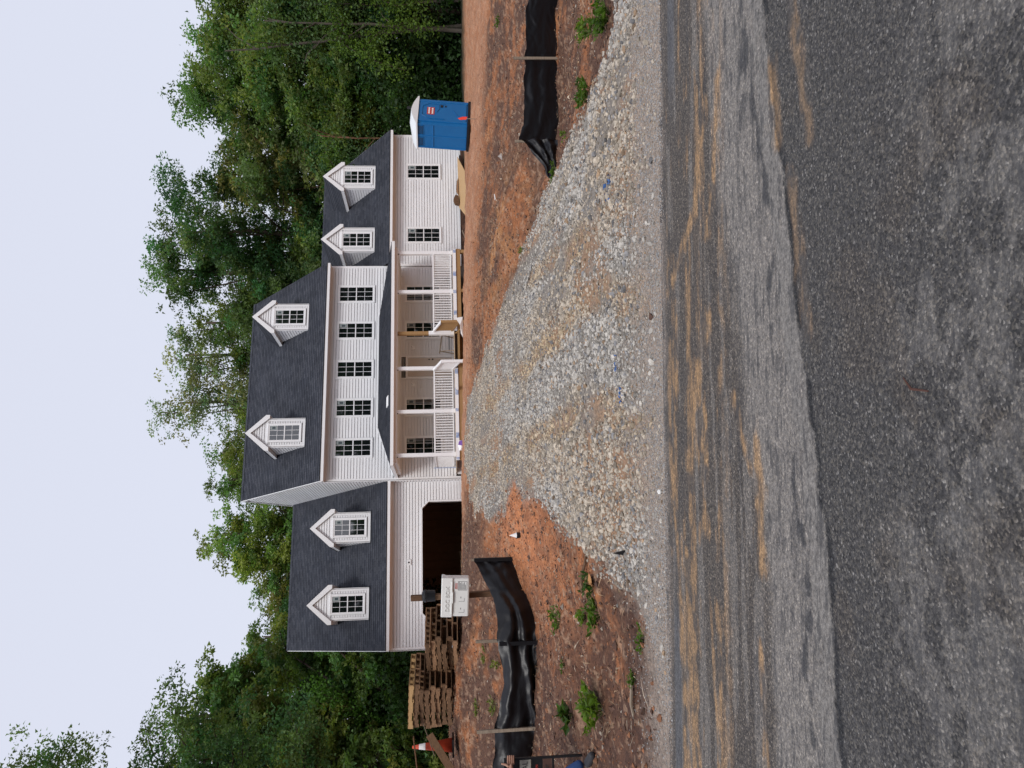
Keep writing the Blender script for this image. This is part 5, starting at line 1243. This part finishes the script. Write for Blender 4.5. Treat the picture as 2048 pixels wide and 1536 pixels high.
T(890, 408, 180, 56, .1, 'small rounded tree over the left dormer of the main roof', tone=MID, nl=16000)
T(965, 415, 190, 54, .1, 'green tree behind the left end of the main ridge', tone=MID, nl=22000)
T(1045, 412, 180, 52, .1, 'bright green feathery tree above the right garage dormer', tone=BR, nl=23000)
T(1110, 472, 160, 51, .1, 'yellow green tree between the two garage dormers', tone=BR, nl=18000)
T(1175, 510, 160, 52, .1, 'olive tinged tree above the middle of the garage ridge', tone=OL, nl=18000)
T(1250, 498, 170, 50, .1, 'green tree behind the left garage dormer', tone=MID, nl=15000)
T(1310, 448, 150, 44, .12, 'dark green tree just left of the garage gable', tone=DK, nl=18000)
T(1405, 350, 240, 38, .18, 'large spreading tree with dark forked trunk left of the garage', tone=MID, nl=30000, trunk_r=.42)
T(1515, 325, 220, 36, .15, 'large bright green tree at the left picture edge behind the cone', tone=BR, nl=24000, trunk_r=.30)
T(1635, 20, 380, 25, .40, 'nearest tree reaching in from beyond the left picture edge high in the sky', tone=DK, nl=30000, ls=.11)
T(-60, 395, 240, 44, .25, 'tree just outside the right picture edge', tone=MID, nl=15000)
T(1665, 360, 240, 40, .15, 'tree just outside the left picture edge behind the person', tone=DK, nl=14000)
# lower storey
low = [(25, 520, 220, 39), (120, 560, 200, 41), (215, 600, 180, 43), (300, 590, 170, 44), (395, 520, 160, 48), (500, 500, 160, 50), (600, 520, 150, 52), (690, 470, 120, 55), (840, 450, 150, 56),
       (930, 500, 130, 54), (1010, 520, 130, 52), (1090, 540, 120, 50), (1200, 560, 130, 50), (1280, 560, 130, 47), (1345, 560, 170, 42), (1440, 580, 170, 38), (1525, 600, 170, 35)]
side_names = ('at the right picture edge', 'behind the bare trunks at right', 'behind the blue toilet', 'right of the rightmost dormer', 'between the two right wing dormers', 'above the left dormer of the right wing',
  'touching the right slope of the main roof', 'just right of the middle of the main ridge', 'left of the middle of the main ridge', 'behind the left main dormer', 'behind the main gable peak', 'above the right garage dormer peak',
  'above the garage ridge', 'at the left end of the garage ridge', 'beside the left wall of the garage', 'behind the pallet stacks', 'behind the traffic cone')
for i, (y, v, wpx, b) in enumerate(low):
    T(y, v, wpx, b, .08, 'shorter bushy tree in the lower storey '+side_names[i], tone=(DK, MID, BR)[i % 3], nl=9000, name='understory_tree', group='lower storey trees', ls=.19, limbs=12)
# bare pale trunks at the right, with creeper
def bare(a, b, h, r, lean, lab, m_=None):
    o = empty('young_tree', W(a, b, .3), 0, lab, 'tree', 'slim bare trunks at the wood edge'); mb = MB(); pts = [Vector((0, 0, 0))]
    for i in range(1, 9): pts.append(pts[-1]+Vector((lean/8+random.uniform(-.08, .08), random.uniform(-.08, .08), h/8)))
    mb.tube(pts, [r*(1-.7*i/8) for i in range(9)], 7, cap=False)
    mb.build('trunk', m_ or M_barkpale, o, smooth=True); tw_ = MB()
    for k in range(5):
        p = pts[3+k % 5]; an = random.uniform(0, 6.28); q = p+Vector((math.cos(an)*1.2, math.sin(an)*1.2, random.uniform(.5, 1.6))); MB().tube([p, p.lerp(q, .5)+Vector((0, 0, .2)), q], [r*.35, r*.25, .01], 5, cap=False).build('branch', m_ or M_barkpale, o)
    rg = np.random.default_rng(int(abs(a)*100)); n = 900; c = np.array([tuple(pts[int(i)]) for i in rg.integers(4, 9, n)])+rg.normal(size=(n, 3))*np.array((1.0, 1.0, .8))
    D = rg.normal(size=(n, 3)); D /= np.linalg.norm(D, axis=1)[:, None]; Sz = rg.uniform(.10, .2, n)
    leaves_np('crown', c, D, Sz, Sz*.7, np.array(DK)[None]*rg.uniform(.6, 1.5, (n, 1)), parent=o)
random.seed(31)
for q in ((19.6, 38.3, 8, .085, -.3, 'slim pale trunk nearest the right picture edge'), (18.2, 38.0, 12, .12, -1.8, 'pale leaning trunk crossing left of the edge trunk'), (17.4, 37, 10, .11, .4, 'thick grey trunk right of the blue toilet'),
          (18.9, 40, 10, .08, .5, 'dark thin trunk between the two pale ones'), (13.1, 40, 8, .08, .2, 'leaning thin dark trunk above the blue toilet roof', M_barkred), (-19.0, 34, 9, .12, .9, 'dark curved trunk behind the left pallet stack', M_bark)): bare(*q)
# creeper with lime leaves
rg = np.random.default_rng(77)
def creeper(a, b, pts, n, lab, colr):
    o = empty('creeper', W(a, b, .5), -YAW, lab, 'vine', 'lime green creepers at the wood edge'); P_ = np.array(pts, float); k = rg.integers(0, len(P_)-1, n); t = rg.random(n)[:, None]
    c = P_[k]*(1-t)+P_[k+1]*t + rg.normal(size=(n, 3))*np.array((.28, .25, .32)); D = rg.normal(size=(n, 3)); D[:, 2] -= .5; D /= np.linalg.norm(D, axis=1)[:, None]; Sz = rg.uniform(.09, .17, n)
    leaves_np('leaf_curtain', c, D, Sz, Sz*.85, np.array(colr)[None]*rg.uniform(.5, 1.35, (n, 1)), parent=o, kind='stuff')
    MB().tube([tuple(p) for p in P_], .02, 5, cap=False).build('stem', M_bark, o)
LIME = (.11, .19, .03)
creeper(17.2, 36.4, [(0, 0, 1.6), (.3, 0, 3.0), (-.2, 0, 4.2), (-1.0, 0, 5.0), (-1.6, 0, 4.4), (-2.0, 0, 3.0)], 1300, 'lime creeper draped between the toilet and the thick grey trunk', LIME)
creeper(18.4, 36.2, [(0, 0, 2.0), (-.2, 0, 3.4), (.4, 0, 4.8), (.9, 0, 6.2), (.4, 0, 7.4)], 1300, 'lime creeper climbing the pale leaning trunk', LIME)
creeper(16.3, 37, [(0, 0, 5.4), (.6, 0, 6.3), (1.4, 0, 6.0), (2.0, 0, 6.6)], 700, 'lime creeper spray high between the pale trunks', LIME)
creeper(13.2, 41.5, [(-1.2, 0, 7.2), (-.4, 0, 7.7), (.6, 0, 7.1), (1.4, 0, 7.5)], 700, 'yellow green creeper over the right wing ridge', (.13, .21, .035))
creeper(-15.2, 35.5, [(-1, 0, 4.6), (.2, 0, 6.0), (.9, 0, 7.2), (1.6, 0, 7.6)], 900, 'bright green creeper hanging left of the garage', (.085, .19, .03))
# undergrowth: uncountable
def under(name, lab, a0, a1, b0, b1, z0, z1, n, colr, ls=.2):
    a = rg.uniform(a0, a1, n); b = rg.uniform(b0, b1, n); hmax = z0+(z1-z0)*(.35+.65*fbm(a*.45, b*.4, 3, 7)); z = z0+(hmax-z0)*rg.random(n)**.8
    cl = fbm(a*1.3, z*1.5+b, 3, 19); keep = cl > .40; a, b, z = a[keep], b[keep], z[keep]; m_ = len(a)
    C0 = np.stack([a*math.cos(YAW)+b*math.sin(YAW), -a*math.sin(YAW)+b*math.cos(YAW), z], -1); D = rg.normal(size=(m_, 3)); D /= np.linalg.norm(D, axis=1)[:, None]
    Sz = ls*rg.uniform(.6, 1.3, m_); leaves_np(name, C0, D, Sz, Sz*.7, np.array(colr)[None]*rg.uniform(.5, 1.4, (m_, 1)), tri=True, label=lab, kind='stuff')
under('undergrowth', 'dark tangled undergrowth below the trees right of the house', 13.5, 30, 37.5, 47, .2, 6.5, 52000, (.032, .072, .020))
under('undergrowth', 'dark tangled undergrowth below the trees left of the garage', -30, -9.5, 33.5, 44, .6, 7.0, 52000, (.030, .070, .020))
under('undergrowth', 'thicket seen in gaps behind the house roofs', -14, 22, 60, 68, 1, 17, 60000, (.045, .095, .024), .34)
under('distant_woods', 'belt of far trees closing the view behind the lot', -75, 85, 68, 84, 0, 13, 60000, (.045, .095, .026), .55)
# the wooded far side of the road, mirrored in the window panes
def woods_back():
    n = 70000; x = rg.uniform(-45, 75, n); y = rg.uniform(-36, -26, n)
    top = 15.0+2.0*fbm(x*.25, y*.2, 3, 3)-2.6*np.exp(-((x-11)/3.5)**2)+7*np.exp(-((x+4)/7)**2)+11*np.exp(-((x-44)/9)**2)+4*np.exp(-((x+25)/10)**2); z = top*rg.random(n)**.9
    C0 = np.stack([x, y, z], -1); D = rg.normal(size=(n, 3)); D /= np.linalg.norm(D, axis=1)[:, None]; Sz = .75*rg.uniform(.6, 1.3, n)
    leaves_np('woods_across_road', C0, D, Sz, Sz*.8, np.array((.045, .095, .024))[None]*rg.uniform(.5, 1.3, (n, 1)), tri=True, label='woods across the road mirrored in the window panes', kind='stuff')
woods_back()
